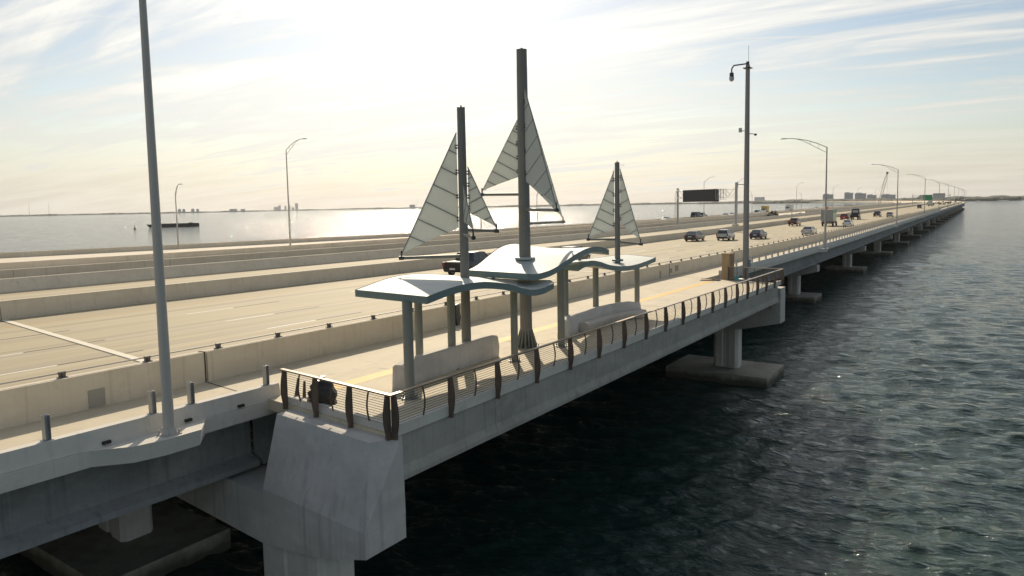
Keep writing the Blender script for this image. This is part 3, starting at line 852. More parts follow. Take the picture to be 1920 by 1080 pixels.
def brackets(t, x, y, zs, dirv):
    base = t.location
    for z in zs:
        p = Vector((x, y, z)) - base + dirv
        MB().cbox(p, (.09, .09, .05)).cbox(p + Vector((0, 0, .10)), (.09, .09, .04)).build('luff_bracket', M_DARKMET, t)

def mast_sail(t, X, Y, rr, top, bot, clewpx, boom_m, boom_tip, npan, dr, foot=.16, br=True, rb=.062):
    """top/bot/boom_m = pixel rows on the mast -> heights (given as world z). clew and boom tip px at depth ratio dr"""
    D = depth_of((X, Y, 5))
    tip = campt(*boom_tip, D * dr); cl = campt(*clewpx, D * dr)
    u = Vector((tip.x - X, tip.y - Y, 0)).normalized()
    m = lambda z: Vector((X, Y, z)) + u * (rr + .03)
    p0 = Vector((X, Y, boom_m)) + u * rr * .8
    tip = Vector((tip.x, tip.y, tip.z))
    boom(t, p0, tip, rb)
    cl2 = Vector((tip.x, tip.y, max(tip.z + .16, cl.z))) - u * .1
    sail(t, m(top), m(bot), cl2, npan, None, foot=foot)
    if br:
        hs = [top - (top - bot) * f for f in (.16, .42, .68, .92)]
        brackets(t, X, Y, hs, u * (rr + .05))
# mast 1
X1, Y1 = -16.9, 25.68
t = mast('left sail mast with two pale panelled sails rising through the near wave canopy', (X1, Y1, float(prof(Y1)) + .01), 9.37, .185, .15)
mast_sail(t, X1, Y1, .165, 8.5, 4.98, (750, 477), 3.93, (749, 484), 7, .982, .03)
mast_sail(t, X1, Y1, .165, 7.25, 5.55, (932, 426), 4.90, (935, 433), 6, 1.0, .03)
mast_sail(t, X1, Y1, .165, 6.6, 5.2, (886, 430), 4.75, (888, 446), 5, .90, .03, br=False)
# mast 2
X2, Y2 = -16.63, 29.87
t = mast('tallest sail mast in the middle with three sails and a fluted foot', (X2, Y2, float(prof(Y2)) + .01), 12.06, .26, .215)
mast_sail(t, X2, Y2, .225, 9.3, 6.95, (903, 359), 6.24, (901, 365), 7, 1.03, .03)
mast_sail(t, X2, Y2, .225, 10.55, 6.75, (1041, 387), 5.6, (1045, 394), 7, .91, .03)
mast_sail(t, X2, Y2, .225, 10.45, 6.75, (1055, 409), 5.02, (1057, 416), 7, 1.09, .03, br=False)
fl = MB()
for k in range(16):
    a = 2 * math.pi * k / 16; c, s_ = math.cos(a), math.sin(a); px_, py_ = -s_ * .02, c * .02
    v = []
    for sg in (-1, 1): v += [(c * .2 + sg * px_, s_ * .2 + sg * py_, .05), (c * .46 + sg * px_, s_ * .46 + sg * py_, .05), (c * .46 + sg * px_, s_ * .46 + sg * py_, .12), (c * .25 + sg * px_, s_ * .25 + sg * py_, .85)]
    fl.add(v, [(0, 1, 2, 3), (7, 6, 5, 4), (0, 4, 5, 1), (1, 5, 6, 2), (2, 6, 7, 3), (3, 7, 4, 0)])
fl.lathe([(.255, .05), (.255, .86)], (0, 0, 0), 20)
fl.build('fluted_foot', M_COLUMN, t)
bp = MB().lathe([(.56, 0), (.56, .05)], (0, 0, .0), 24)
for k in range(12):
    a = 2 * math.pi * k / 12; bp.tube((.51 * math.cos(a), .51 * math.sin(a), .05), (.51 * math.cos(a), .51 * math.sin(a), .15), .022, n=6)
bp.build('base_plate', M_COLUMN, t)
MB().lathe([(.27, -.10), (.42, -.08), (.42, .0), (.27, .02)], (0, 0, 3.62 - t.location.z), 24).build('collar', M_ROOFTOP, t, 40)
MB().lathe([(.3, -.2), (.3, .0)], (0, 0, 2.9 - t.location.z), 20).build('sleeve', M_COLUMN, t, 40)
# mast 3
X3, Y3 = -17.0, 40.74
t = mast('right and smallest sail mast standing on the far wave canopy', (X3, Y3, float(prof(Y3)) + .01), 7.9, .16, .125)
mast_sail(t, X3, Y3, .14, 7.5, 4.38, (1102, 444), 3.87, (1100.5, 449), 7, 1.0, .03)
mast_sail(t, X3, Y3, .14, 7.6, 4.7, (1203, 450), 3.74, (1204, 458), 7, .985, .03)
MB().lathe([(.17, -.08), (.30, -.08), (.30, .03), (.17, .05)], (0, 0, 2.78 - t.location.z), 20).build('collar', M_TEAL, t, 40)

# ------------------------------------------------------------------ wave canopies
def canopy(label, front, back, th, cols, cat='canopy', nv=10, bow=None, loc=None):
    """front/back: lists of (x,y,z) of the top surface edges; ruled surface between, smooth along u"""
    def spline(pts, n):
        pts = np.array(pts, float); s = np.concatenate([[0], np.cumsum(np.linalg.norm(np.diff(pts[:, :2], axis=0), axis=1))]); s /= s[-1]
        q = np.linspace(0, 1, n); out = np.zeros((n, 3))
        for c in range(3):
            # Catmull-Rom style (cubic hermite) interpolation
            m_ = np.gradient(pts[:, c], s)
            for j, t in enumerate(q):
                k = min(np.searchsorted(s, t, side='right') - 1, len(s) - 2); h = s[k + 1] - s[k]; w = (t - s[k]) / h
                h00 = 2 * w ** 3 - 3 * w ** 2 + 1; h10 = w ** 3 - 2 * w ** 2 + w; h01 = -2 * w ** 3 + 3 * w ** 2; h11 = w ** 3 - w ** 2
                out[j, c] = h00 * pts[k, c] + h10 * h * m_[k] + h01 * pts[k + 1, c] + h11 * h * m_[k + 1]
        return out
    n = 44
    Fp, Bp = spline(front, n), spline(back, n)
    c0 = Vector(loc or front[0])
    t = empty('wave_canopy', c0, label, cat)
    G = np.zeros((n, nv + 1, 3))
    for j in range(nv + 1):
        w = j / nv; G[:, j] = Fp * (1 - w) + Bp * w
        if bow: G[:, j, 2] += bow * math.sin(math.pi * w) * np.sin(np.linspace(0, np.pi, n)) 
    top = MB(); idx = lambda i, j: i * (nv + 1) + j
    top.add(G.reshape(-1, 3), [(idx(i, j), idx(i, j + 1), idx(i + 1, j + 1), idx(i + 1, j)) for i in range(n - 1) for j in range(nv)])
    H = G.copy(); H[:, :, 2] -= .02
    top.add(H.reshape(-1, 3), [(idx(i, j), idx(i + 1, j), idx(i + 1, j + 1), idx(i, j + 1)) for i in range(n - 1) for j in range(nv)])
    o = top.build('roof_sheet', M_ROOFTOP, t, 50); o.location = -c0
    bot = MB(); H = G.copy(); H[:, :, 2] -= th
    # soffit, set in from the fascia
    bot.add(H.reshape(-1, 3) , [(idx(i, j), idx(i + 1, j), idx(i + 1, j + 1), idx(i, j + 1)) for i in range(n - 1) for j in range(nv)])
    o = bot.build('soffit', M_ROOFTOP, t, 50); o.location = -c0
    per = [(i, 0) for i in range(n)] + [(n - 1, j) for j in range(1, nv + 1)] + [(i, nv) for i in range(n - 2, -1, -1)] + [(0, j) for j in range(nv - 1, 0, -1)]
    fa = MB(); k = len(per)
    cen = G.reshape(-1, 3).mean(0)
    v = []
    for (i, j) in per:
        p = G[i, j].copy(); d = p - cen; d[2] = 0; d /= np.linalg.norm(d)
        v.append(p + d * .025 + np.array([0, 0, .012]))
    for (i, j) in per:
        p = G[i, j].copy(); d = p - cen; d[2] = 0; d /= np.linalg.norm(d)
        v.append(p + d * .025 - np.array([0, 0, th + .01]))
    fa.add(v, [(a, (a + 1) % k, k + (a + 1) % k, k + a) for a in range(k)])
    o = fa.build('fascia', M_TEAL, t, 35); o.location = -c0
    for (x, y, zt, r) in cols:
        z0 = float(prof(y)) + .01
        cm = bpy.data.objects.new('column', MB().tube((0, 0, .03), (0, 0, zt - z0), r, n=18).mesh('column', M_COLUMN, 40)); COL.objects.link(cm); cm.parent = t
        cm.location = Vector((x, y, z0)) - c0
        b = MB().lathe([(r * 1.75, 0), (r * 1.75, .035)], (0, 0, 0), 18)
        for q in range(6):
            a = q * math.pi / 3; b.tube((r * 1.48 * math.cos(a), r * 1.48 * math.sin(a), .03), (r * 1.48 * math.cos(a), r * 1.48 * math.sin(a), .15), .02, n=6)
        bo = b.build('base_plate', M_COLUMN, cm)
    return t
f1 = [(-14.4, 19.80, 3.11), (-14.4, 20.45, 3.19), (-14.4, 21.15, 3.26), (-14.4, 21.95, 3.29), (-14.4, 22.75, 3.28), (-14.4, 23.87, 3.16), (-14.4, 24.8, 3.0), (-14.4, 25.7, 2.78), (-14.4, 26.42, 2.66), (-14.4, 27.2, 2.65), (-14.4, 28.1, 2.77)]
b1 = [(-17.95, 20.70, 3.10), (-18.1, 21.6, 3.18), (-18.25, 22.5, 3.26), (-18.35, 23.6, 3.31), (-18.3, 24.8, 3.28), (-18.1, 25.8, 3.18), (-17.6, 26.8, 3.05), (-16.9, 27.6, 2.92), (-16.0, 28.3, 2.82), (-15.4, 28.6, 2.8), (-14.9, 28.75, 2.8)]
canopy('near wave-shaped canopy of pale teal metal, lowest of the three, at the left', f1, b1, .21,
       [(-15.35, 20.05, 2.92, .16), (-16.8, 24.55, 3.0, .15), (-15.5, 26.9, 2.6, .14), (-17.2, 23.1, 3.0, .14)])
f2 = [(-14.9, 26.95, 3.20), (-14.9, 27.5, 3.14), (-14.9, 28.1, 3.14), (-14.9, 29.1, 3.23), (-14.9, 30.2, 3.47), (-14.9, 31.15, 3.69), (-14.9, 32.3, 3.87), (-14.9, 33.2, 3.89), (-14.9, 33.9, 3.82), (-14.9, 34.65, 3.67)]
b2 = [(-18.1, 27.75, 3.20), (-18.2, 28.6, 3.34), (-18.3, 29.6, 3.63), (-18.35, 30.6, 3.92), (-18.35, 31.7, 4.06), (-18.3, 32.7, 3.98), (-18.1, 33.6, 3.78), (-17.7, 34.4, 3.66), (-17.2, 35.1, 3.64), (-16.6, 35.6, 3.68)]
canopy('middle and highest wave canopy, its pale top sunlit round the tallest mast', f2, b2, .22,
       [(-15.42, 30.75, 3.3, .155), (-17.0, 34.4, 3.55, .14), (-17.0, 37.8, 2.35, .001)][:2])
f3 = [(-16.0, 33.75, 2.98), (-16.0, 34.34, 3.09), (-16.0, 35.3, 3.11), (-16.0, 36.15, 3.0), (-16.0, 37.3, 2.76), (-16.0, 38.5, 2.61), (-16.0, 39.75, 2.53), (-16.0, 41.0, 2.53), (-16.0, 42.4, 2.6), (-16.0, 43.85, 2.72)]
b3 = [(-17.1, 34.1, 2.98), (-17.7, 35.2, 3.04), (-18.2, 36.4, 3.0), (-18.5, 37.6, 2.92), (-18.7, 38.8, 2.85), (-18.8, 40.0, 2.80), (-18.8, 41.2, 2.78), (-18.7, 42.4, 2.78), (-18.4, 43.6, 2.8), (-18.1, 44.6, 2.82)]
canopy('far wave canopy carrying the smallest mast, partly under the middle one', f3, b3, .225,
       [(-17.0, 37.86, 2.6, .15), (-16.35, 41.9, 2.35, .14)])
# short struts between stacked canopies
for (x, y, z0, z1, lab) in ((-17.0, 36.0, 2.95, 3.62, 'thin dark strut between the far canopy and the middle canopy'), (-17.0, 27.9, 2.9, 3.05, 'short strut between the near canopy and the middle canopy')):
    o = MB().tube((0, 0, 0), (0, 0, z1 - z0), .07, n=12).build('canopy_strut', M_TEAL, None, 40); o.location = (x, y, z0); tag(o, lab, 'strut')

# ------------------------------------------------------------------ bench walls
def bench(label, cl, h, th, seat=False):
    """cl: centre of the front foot line"""
    n = len(cl); rings = []
    c0 = Vector(BX(cl[0][0], cl[0][1], 0)); t = empty('bench_wall', c0, label, 'bench')
    for i, (x, y, hh) in enumerate(cl):
        a = Vector(cl[max(i - 1, 0)][:2]); b = Vector(cl[min(i + 1, n - 1)][:2]); d = (b - a).normalized(); nr = Vector((d.y, -d.x))
        def pt(o_, z): return Vector(BX(x + nr.x * o_, y + nr.y * o_, z + .01)) - c0
        rings.append([pt(0, 0), pt(.03, hh * .5), pt(-.03, hh - .06), pt(-.09, hh), pt(-th + .08, hh), pt(-th, hh - .06), pt(-th - .04, 0)])
    MB().loft(rings).build('back_wall', M_BENCH, t, 25)
    if seat:
        rings = []
        for i, (x, y, hh) in enumerate(cl):
            if i < 2: continue
            a = Vector(cl[max(i - 1, 0)][:2]); b = Vector(cl[min(i + 1, n - 1)][:2]); d = (b - a).normalized(); nr = Vector((d.y, -d.x))
            def pt(o_, z): return Vector(BX(x + nr.x * o_, y + nr.y * o_, z + .01)) - c0
            rings.append([pt(.04, .02), pt(.30, .02), pt(.46, .30), pt(.46, .40), pt(.38, .45), pt(.035, .45)])
        MB().loft(rings).build('seat', M_BENCH, t, 25)
    return t
bench('curved concrete bench wall beneath the near canopy, behind its front column', [(-16.28, 21.0, .80), (-16.45, 21.6, .84), (-16.52, 22.6, .86), (-16.55, 23.8, .87), (-16.58, 25.2, .88), (-16.62, 26.4, .90), (-16.62, 27.2, .90), (-16.6, 27.55, .84)], .85, .40)
bench('curved concrete bench wall with a seat under the far canopy', [(-16.2, 32.9, .82), (-16.4, 33.7, .86), (-16.5, 34.8, .88), (-16.56, 36.2, .88), (-16.58, 37.6, .88), (-16.5, 38.8, .88), (-16.3, 39.6, .88), (-16.0, 40.4, .88), (-15.75, 40.9, .80)], .88, .42, True)

# ------------------------------------------------------------------ camera pole with its equipment
CX, CY = -16.48, 65.9
cp = empty('camera_pole', BX(CX, CY, .0), 'tall grey concrete pole with traffic cameras at the far end of the overlook', 'camera pole')
MB().tube((0, 0, -.3), (0, 0, 16.85), .25, .165, n=18).build('pole', mat('pole_concrete', (.30, .29, .275), .7, noise=[((.22, .21, .2), (3, 3, .4), .45, .7, .6)]), cp, 50)
MB().cbox((0, 0, 16.6), (.62, .62, .05)).cbox((0, 0, 16.85), (.2, .2, .5)).build('top_bracket', M_DARKMET, cp)
arm = MB().path([(0, 0, 16.95), (-1.0, -.35, 16.85), (-1.15, -.4, 16.6), (-1.15, -.4, 16.3)], .055, 8).build('camera_arm', M_DARKMET, cp)
MB().lathe([(.05, .42), (.16, .4), (.17, .16), (.19, .14), (.19, .1), (.1, .06)], (-1.15, -.4, 15.9), 12).build('camera_housing', M_DARKMET, cp)
MB().ell((-1.15, -.4, 15.86), (.2, .2, .24), 10).build('camera_dome', mat('dome_grey', (.45, .45, .45), .3), cp, 60)
MB().tube((.05, 0, 17.0), (.05, 0, 18.3), .014, n=5).build('antenna', M_DARKMET, cp)
MB().tube((0, 0, 11.75), (-.42, -.1, 11.78), .03, n=6).cbox((-.5, -.12, 11.84), (.22, .16, .34)).build('sensor', M_SIGNGREY, cp)
MB().tube((0, 0, 11.55), (.5, .2, 11.5), .03, n=6).ell((.6, .22, 11.45), (.12, .1, .09), 8).build('camera', M_DARKMET, cp)
MB().tube((0, 0, 7.55), (-.62, -.2, 7.6), .03, n=6).cbox((-.72, -.24, 7.55), (.2, .18, .42)).build('sensor', M_SIGNGREY, cp)
MB().box((.25, -.12, 1.0), (.38, .14, 1.6)).build('junction_box', mat('box_blue_grey', (.17, .22, .27), .5, .2), cp)
MB().lathe([(.55, -.0), (.55, .06), (.36, .1)], (0, 0, 0), 16).build('base_plate', M_GALV, cp)

# tan pillar with front board and gap
c0 = BX(-17.95, 65.35, 0)
tp = empty('tan_pillar', c0, 'square tan boarded pillar with a flat cap beside the camera pole', 'pillar', rz=-.2)
MB().box((-.33, 0, .02), (.33, .28, 1.98)).build('front_board', M_TAN, tp)
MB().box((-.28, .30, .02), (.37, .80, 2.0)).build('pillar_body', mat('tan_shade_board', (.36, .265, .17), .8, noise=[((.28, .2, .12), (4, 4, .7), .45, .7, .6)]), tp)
MB().box((-.36, -.03, 1.99), (.40, .84, 2.12)).build('cap_board', M_TAN, tp)
MB().box((-.37, -.05, .01), (.37, -.01, .55)).build('lower_board', M_TAN, tp)
o = MB().lathe([(.14, 0), (.17, .3), (.16, .31)], (0, 0, 0), 14).build('bucket', M_CYAN, None, 40); o.location = BX(-17.0, 65.2, .01); tag(o, 'small cyan plastic bucket at the foot of the tan pillar', 'bucket')
pd = empty('plank_pile', BX(-18.75, 63.9, .01), 'few loose planks lying on the deck before the tan pillar', 'planks')
for (x, y, z, a, l) in ((0, 0, .03, .3, 1.6), (.2, .2, .08, -.5, 1.2), (-.2, -.1, .13, .1, 1.0)):
    o = MB().cbox((0, 0, 0), (l, .16, .04)).build('plank', M_WOOD, pd); o.location = (x, y, z); o.rotation_euler = (0, 0, a)

# ------------------------------------------------------------------ corner clutter: rubbish bag and broken wood
def lump(c, d, seed, n=14):
    r_ = random.Random(seed); mb = MB().ell((0, 0, 0), (1, 1, 1), n)
    vv = []
    for (x, y, z) in mb.v:
        k = 1 + .16 * math.sin(5 * x + seed) * math.cos(4 * y + 2 * z) + .09 * math.sin(11 * z + 7 * x + 3 * y)
        vv.append((x * d[0] * k, y * d[1] * k, max(z * d[2] * k, -d[2] * .78) + d[2] * .78))
    mb.v = vv; return mb
bagt = empty('rubbish_bag', BX(-17.0, 17.93, .012), 'full black rubbish bag against the near end railing', 'rubbish bag')
lump(None, (.46, .38, .46), 3).build('bag_body', M_BAG, bagt, 60)
MB().lathe([(.10, 0), (.05, .08), (.12, .2), (.02, .22)], (0, 0, .74), 9).build('bag_neck', M_BAG, bagt, 40)
wt = empty('broken_wood', BX(-17.75, 17.98, .012), 'heap of broken brown timber in the railing corner', 'timber')
for (p0, p1, r) in (((-.35, -.05, .05), (-.75, .5, .62), .07), ((-.1, .05, .05), (-.3, .3, .62), .06), ((-.5, -.1, .06), (.25, -.2, .1), .06), ((-.1, -.1, .12), (.35, -.05, .2), .05), ((-.6, .2, .05), (.1, .1, .16), .05)):
    MB().tube(p0, p1, r, r * .6, n=6).build('timber_piece', M_WOOD, wt)
# black sheet hung on the barrier behind the near canopy columns
pts = [(0, .75), (.28, .78), (.45, .62), (.42, .35), (.55, .05), (.35, -.28), (.05, -.3), (-.05, .2)]
v = [(0.0 + .05 * math.sin(3 * b), a, b) for (a, b) in pts] + [(.10 + .05 * math.cos(5 * a), a, b) for (a, b) in pts]
n = len(pts)
o = MB().add(v, [tuple(range(n))[::-1], tuple(range(n, 2 * n))] + [(i, (i + 1) % n, n + (i + 1) % n, n + i) for i in range(n)]).build('black_sheet', M_BAG)
o.location = BX(-23.22, 34.2, .32); tag(o, 'crumpled black sheet against the path barrier behind the near canopy columns', 'sheet')

# ------------------------------------------------------------------ vehicles
def ring(w, zb, zm, zt, y, tw=.9, bw=.9):
    return [(-w * bw, y, zb), (w * bw, y, zb), (w, y, zb + .18), (w, y, zm), (w * tw, y, zt), (-w * tw, y, zt), (-w, y, zm), (-w, y, zb + .18)]
WHEEL = {}
def wheel_mesh(r, w):
    k = (r, w)
    if k not in WHEEL:
        tm = MB().tube((-w / 2, 0, 0), (w / 2, 0, 0), r, n=16).mesh('tyre', M_TYRE, 40)
        rm = MB().tube((-w / 2 - .012, 0, 0), (w / 2 + .012, 0, 0), r * .62, n=12).mesh('rim', M_RIM, 40)
        WHEEL[k] = (tm, rm)
    return WHEEL[k]
def wheels(t, xs, ys, r, w=.22):
    tm, rm = wheel_mesh(r, w)
    for y in ys:
        for x in (-xs, xs):
            o = bpy.data.objects.new('wheel', tm); COL.objects.link(o); o.parent = t; o.location = (x, y, r)
            q = bpy.data.objects.new('rim', rm); COL.objects.link(q); q.parent = o
def car(kind, pm, loc, label, rz=0.0, scale=1.06, group='vehicles on the bridge', name=None):
    spec = dict(
        sedan=dict(L=4.75, w=.92, zb=.22, belt=.92, h=1.44, body=[(0, .80, .55, .90), (.12, .90, .62, 1.0), (1.0, .92, .66, 1.02), (2.3, .92, .66, .96), (3.6, .92, .62, .95), (4.4, .88, .55, .82), (4.75, .74, .5, .66)],
                   cab=[(.45, .99, .76, .60), (1.25, 1.42, .80, .60), (2.35, 1.44, .80, .62), (3.35, .96, .80, .68)], wy=(.95, 3.75), r=.33),
        suv=dict(L=4.6, w=.95, zb=.28, belt=1.05, h=1.72, body=[(0, .86, .7, 1.06), (.12, .94, .75, 1.12), (1.2, .95, .78, 1.12), (2.5, .95, .78, 1.08), (3.6, .95, .74, 1.06), (4.3, .90, .65, .95), (4.6, .78, .6, .75)],
                 cab=[(.10, 1.10, .82, .70), (.42, 1.66, .82, .70), (1.5, 1.72, .84, .70), (2.6, 1.68, .84, .70), (3.5, 1.06, .84, .74)], wy=(.95, 3.6), r=.37),
        pickup=dict(L=5.7, w=1.0, zb=.38, belt=1.12, h=1.88, body=[(0, .92, .8, 1.16), (.08, .97, .85, 1.20), (1.7, .98, .85, 1.20), (3.4, 1.0, .85, 1.18), (4.5, 1.0, .85, 1.16), (5.4, .96, .8, 1.06), (5.7, .86, .7, .9)],
                    cab=[(1.72, 1.18, .88, .80), (1.9, 1.84, .88, .76), (3.0, 1.88, .88, .76), (3.6, 1.84, .88, .74), (4.45, 1.16, .88, .78)], wy=(1.15, 4.6), r=.42),
        van=dict(L=5.2, w=1.0, zb=.28, belt=1.15, h=2.1, body=[(0, .95, .8, 1.2), (.1, .98, .85, 1.22), (2.5, 1.0, .85, 1.22), (4.3, 1.0, .85, 1.15), (4.9, .95, .75, 1.0), (5.2, .8, .65, .8)],
                 cab=[(.05, 1.2, .93, .85), (.2, 2.05, .93, .84), (2.0, 2.1, .93, .84), (3.5, 2.02, .93, .8), (4.5, 1.14, .93, .84)], wy=(1.0, 4.1), r=.36))[kind]
    t = empty(name or {'sedan': 'sedan_car', 'suv': 'suv_car', 'pickup': 'pickup_truck', 'van': 'van'}[kind], loc, label, {'sedan': 'car', 'suv': 'car', 'pickup': 'pickup truck', 'van': 'van'}[kind], group, rz)
    t.scale = (scale,) * 3
    MB().loft([ring(w, spec['zb'] + (.12 if i in (0, len(spec['body']) - 1) else 0), zm, zt, y) for i, (y, w, zm, zt) in enumerate(spec['body'])]).build('body', pm, t, 32)
    cb = spec['cab']
    MB().loft([[(-wb, y, cb[0][1] - .05 if 0 else min(zt, spec['belt']) - .03), (wb, y, min(zt, spec['belt']) - .03), (wt if zt > spec['belt'] + .1 else wb * .98, y, zt), (-(wt if zt > spec['belt'] + .1 else wb * .98), y, zt)] for (y, zt, wb, wt) in cb]).build('window', M_GLASS, t, 20)
    hi = [c for c in cb if c[1] > spec['belt'] + .4]
    MB().loft([[(-c[3] - .012, c[0] - (.03 if i == 0 else -.03 if i == len(hi) - 1 else 0), c[1] - .05), (c[3] + .012, c[0] - (.03 if i == 0 else -.03 if i == len(hi) - 1 else 0), c[1] - .05), (c[3] - .06, c[0], c[1] + .025), (-c[3] + .06, c[0], c[1] + .025)] for i, c in enumerate(hi)]).build('roof', pm, t, 30)
    # pillars
    for s in (-1, 1):
        pil = MB()
        for i in range(len(cb) - 1):
            a, b = cb[i], cb[i + 1]
            if abs(a[1] - b[1]) > .3:
                za, zb_ = a[1], b[1]
                pil.tube((s * (a[3] if a[1] > spec['belt'] + .1 else a[2]), a[0], za), (s * (b[3] if b[1] > spec['belt'] + .1 else b[2]), b[0], zb_), .04, n=6)
        ymid = (hi[0][0] + hi[-1][0]) / 2
        pil.tube((s * hi[0][2] * 1.0, ymid, spec['belt'] - .05), (s * hi[0][3], ymid, spec['h'] - .03), .035, n=6)
        pil.tube((s * cb[0][2], cb[0][0], spec['belt']), (s * cb[-1][2], cb[-1][0], spec['belt']), .03, n=6)
        pil.build('window_pillar', pm, t)
    wheels(t, spec['w'] - .11, spec['wy'], spec['r'])
    zt0 = spec['body'][0][3]
    for s in (-1, 1):
        if kind in ('sedan',): MB().box((s * .78 - .17, -.012, zt0 - .26), (s * .78 + .10 * s if False else s * .78 + .12, .14, zt0 - .08)).build('tail_light', M_TAIL, t)
        else: MB().box((s * spec['w'] * .9 - .09, -.015, zt0 - .34), (s * spec['w'] * .9 + .08, .12, zt0 + .02)).build('tail_light', M_TAIL, t)
        MB().box((s * .72 - .16, spec['L'] - .22, .60), (s * .72 + .14, spec['L'] - .02, .74)).build('headlight', M_HEAD, t)
        MB().cbox((s * (spec['w'] + .09), spec['L'] * .66, spec['belt'] + .06), (.16, .12, .14)).build('mirror', pm, t)
    MB().box((-spec['w'] * .86, -.05, spec['zb'] + .12), (spec['w'] * .86, .06, spec['zb'] + .32)).build('bumper', M_BLKTRIM if kind != 'sedan' else pm, t)
    MB().box((-.26, -.062, .62 if kind != 'pickup' else .58), (.26, -.045, .76 if kind != 'pickup' else .72)).build('number_plate', M_PLATE, t)
    if kind == 'pickup':
        MB().box((-.85, .1, 1.2), (.85, 1.65, 1.225)).build('truck_bed', M_BLKTRIM, t)
    return t
def at(x, y, z=0.012): return BX(x, y, z)
DK = paint('charcoal', (.035, .038, .042)); BLK = paint('black', (.014, .014, .016)); SIL = paint('silver', (.50, .51, .52)); NAVY = paint('navy', (.018, .022, .075))
MAR = paint('maroon', (.12, .016, .018)); WHT = paint('white', (.74, .74, .72)); GRY = paint('grey', (.19, .195, .2)); RED = paint('red', (.34, .03, .025))
car('pickup', BLK, at(-40.5, 59.6), 'black pickup truck behind the left mast and the canopies, nearest vehicle', scale=1.1)
car('suv', DK, at(-38.6, 78.0), 'dark car mostly hidden behind the crest of the middle canopy', scale=1.05)
car('sedan', DK, at(-42.7, 133.5), 'charcoal sedan leftmost of the three cars abreast left of the camera pole', scale=1.15)
car('suv', SIL, at(-38.4, 137.5), 'silver hatchback SUV between the charcoal sedan and the camera pole', scale=1.07)
car('sedan', NAVY, at(-34.3, 143.2), 'dark blue sedan just right of the camera pole', scale=1.1)
car('sedan', SIL, at(-28.9, 160.6), 'silver sedan in the right lane nearest the path barrier', scale=1.12)
car('pickup', MAR, at(-42.6, 217.0), 'maroon pickup truck in the left lane left of the box truck', scale=1.08)
car('sedan', WHT, at(-28.9, 212.0), 'white sedan in the right lane beside the box truck', scale=1.1)
car('pickup', DK, at(-34.0, 322.0), 'dark pickup truck far up the road beside a pale SUV', scale=1.1)
car('suv', SIL, at(-28.9, 313.0), 'pale silver SUV in the right lane beside the distant dark pickup', scale=1.07)
car('suv', RED, at(-39.0, 279.0), 'red SUV just left of the dark tractor truck', scale=1.2)
# box truck
def truck_box(loc, label, boxm, sidem, cabm, L=7.2, w=1.25, zb=1.05, h=3.7, rz=0.0, scale=1.0, group='vehicles on the bridge', stripe=None):
    t = empty('box_truck', loc, label, 'truck', group, rz); t.scale = (scale,) * 3
    MB().box((-w, 0, zb), (w, L - 2.1, h)).build('cargo_box', boxm, t)
    MB().box((w + .004, .05, zb + .05), (w + .02, L - 2.15, h - .05)).build('side_panel', sidem, t)
    if stripe: MB().box((w + .022, .05, h - .75), (w + .03, L - 2.15, h - .05)).build('side_band', stripe, t)
    MB().box((-w + .06, -.03, zb + .08), (w - .06, -.004, h - .12)).build('rear_door', boxm, t)
    MB().tube((0, -.05, zb + .1), (0, -.05, h - .15), .02, n=6).build('door_bar', M_GALV, t)
    MB().loft([ring(1.05, .6, 1.5, 2.3, L - 2.0), ring(1.05, .6, 1.5, 2.35, L - 1.0), ring(1.0, .6, 1.3, 1.5, L - .3), ring(.9, .6, 1.1, 1.3, L)]).build('cab', cabm, t, 30)
    MB().loft([[(-1.0, L - 1.05, 1.45), (1.0, L - 1.05, 1.45), (.94, L - 1.1, 2.3), (-.94, L - 1.1, 2.3)], [(-.98, L - .32, 1.48), (.98, L - .32, 1.48), (.95, L - .9, 2.28), (-.95, L - .9, 2.28)]]).build('windscreen', M_GLASS, t)
    MB().box((-.9, .1, .75), (.9, L - .4, 1.04)).build('chassis', M_BLKTRIM, t)
    MB().box((-1.1, -.06, .5), (1.1, .04, .66)).build('bumper', M_BLKTRIM, t)
    for s in (-1, 1): MB().box((s * 1.05 - .1, -.05, .7), (s * 1.05 + .1, -.01, .95)).build('tail_light', M_TAIL, t)
    wheels(t, w - .17, (1.5, L - 1.1), .48, .3)
    return t
truck_box(at(-33.9, 214.5), 'box truck with grey rear door and green-topped pale side, behind the lamp post',
          mat('truck_grey', (.36, .37, .34), .6, noise=[((.28, .29, .27), (1, 1, 1), .45, .7, .5)]), mat('truck_pale_green', (.55, .66, .46), .55), WHT, scale=1.12, stripe=mat('truck_green', (.14, .36, .22), .5))
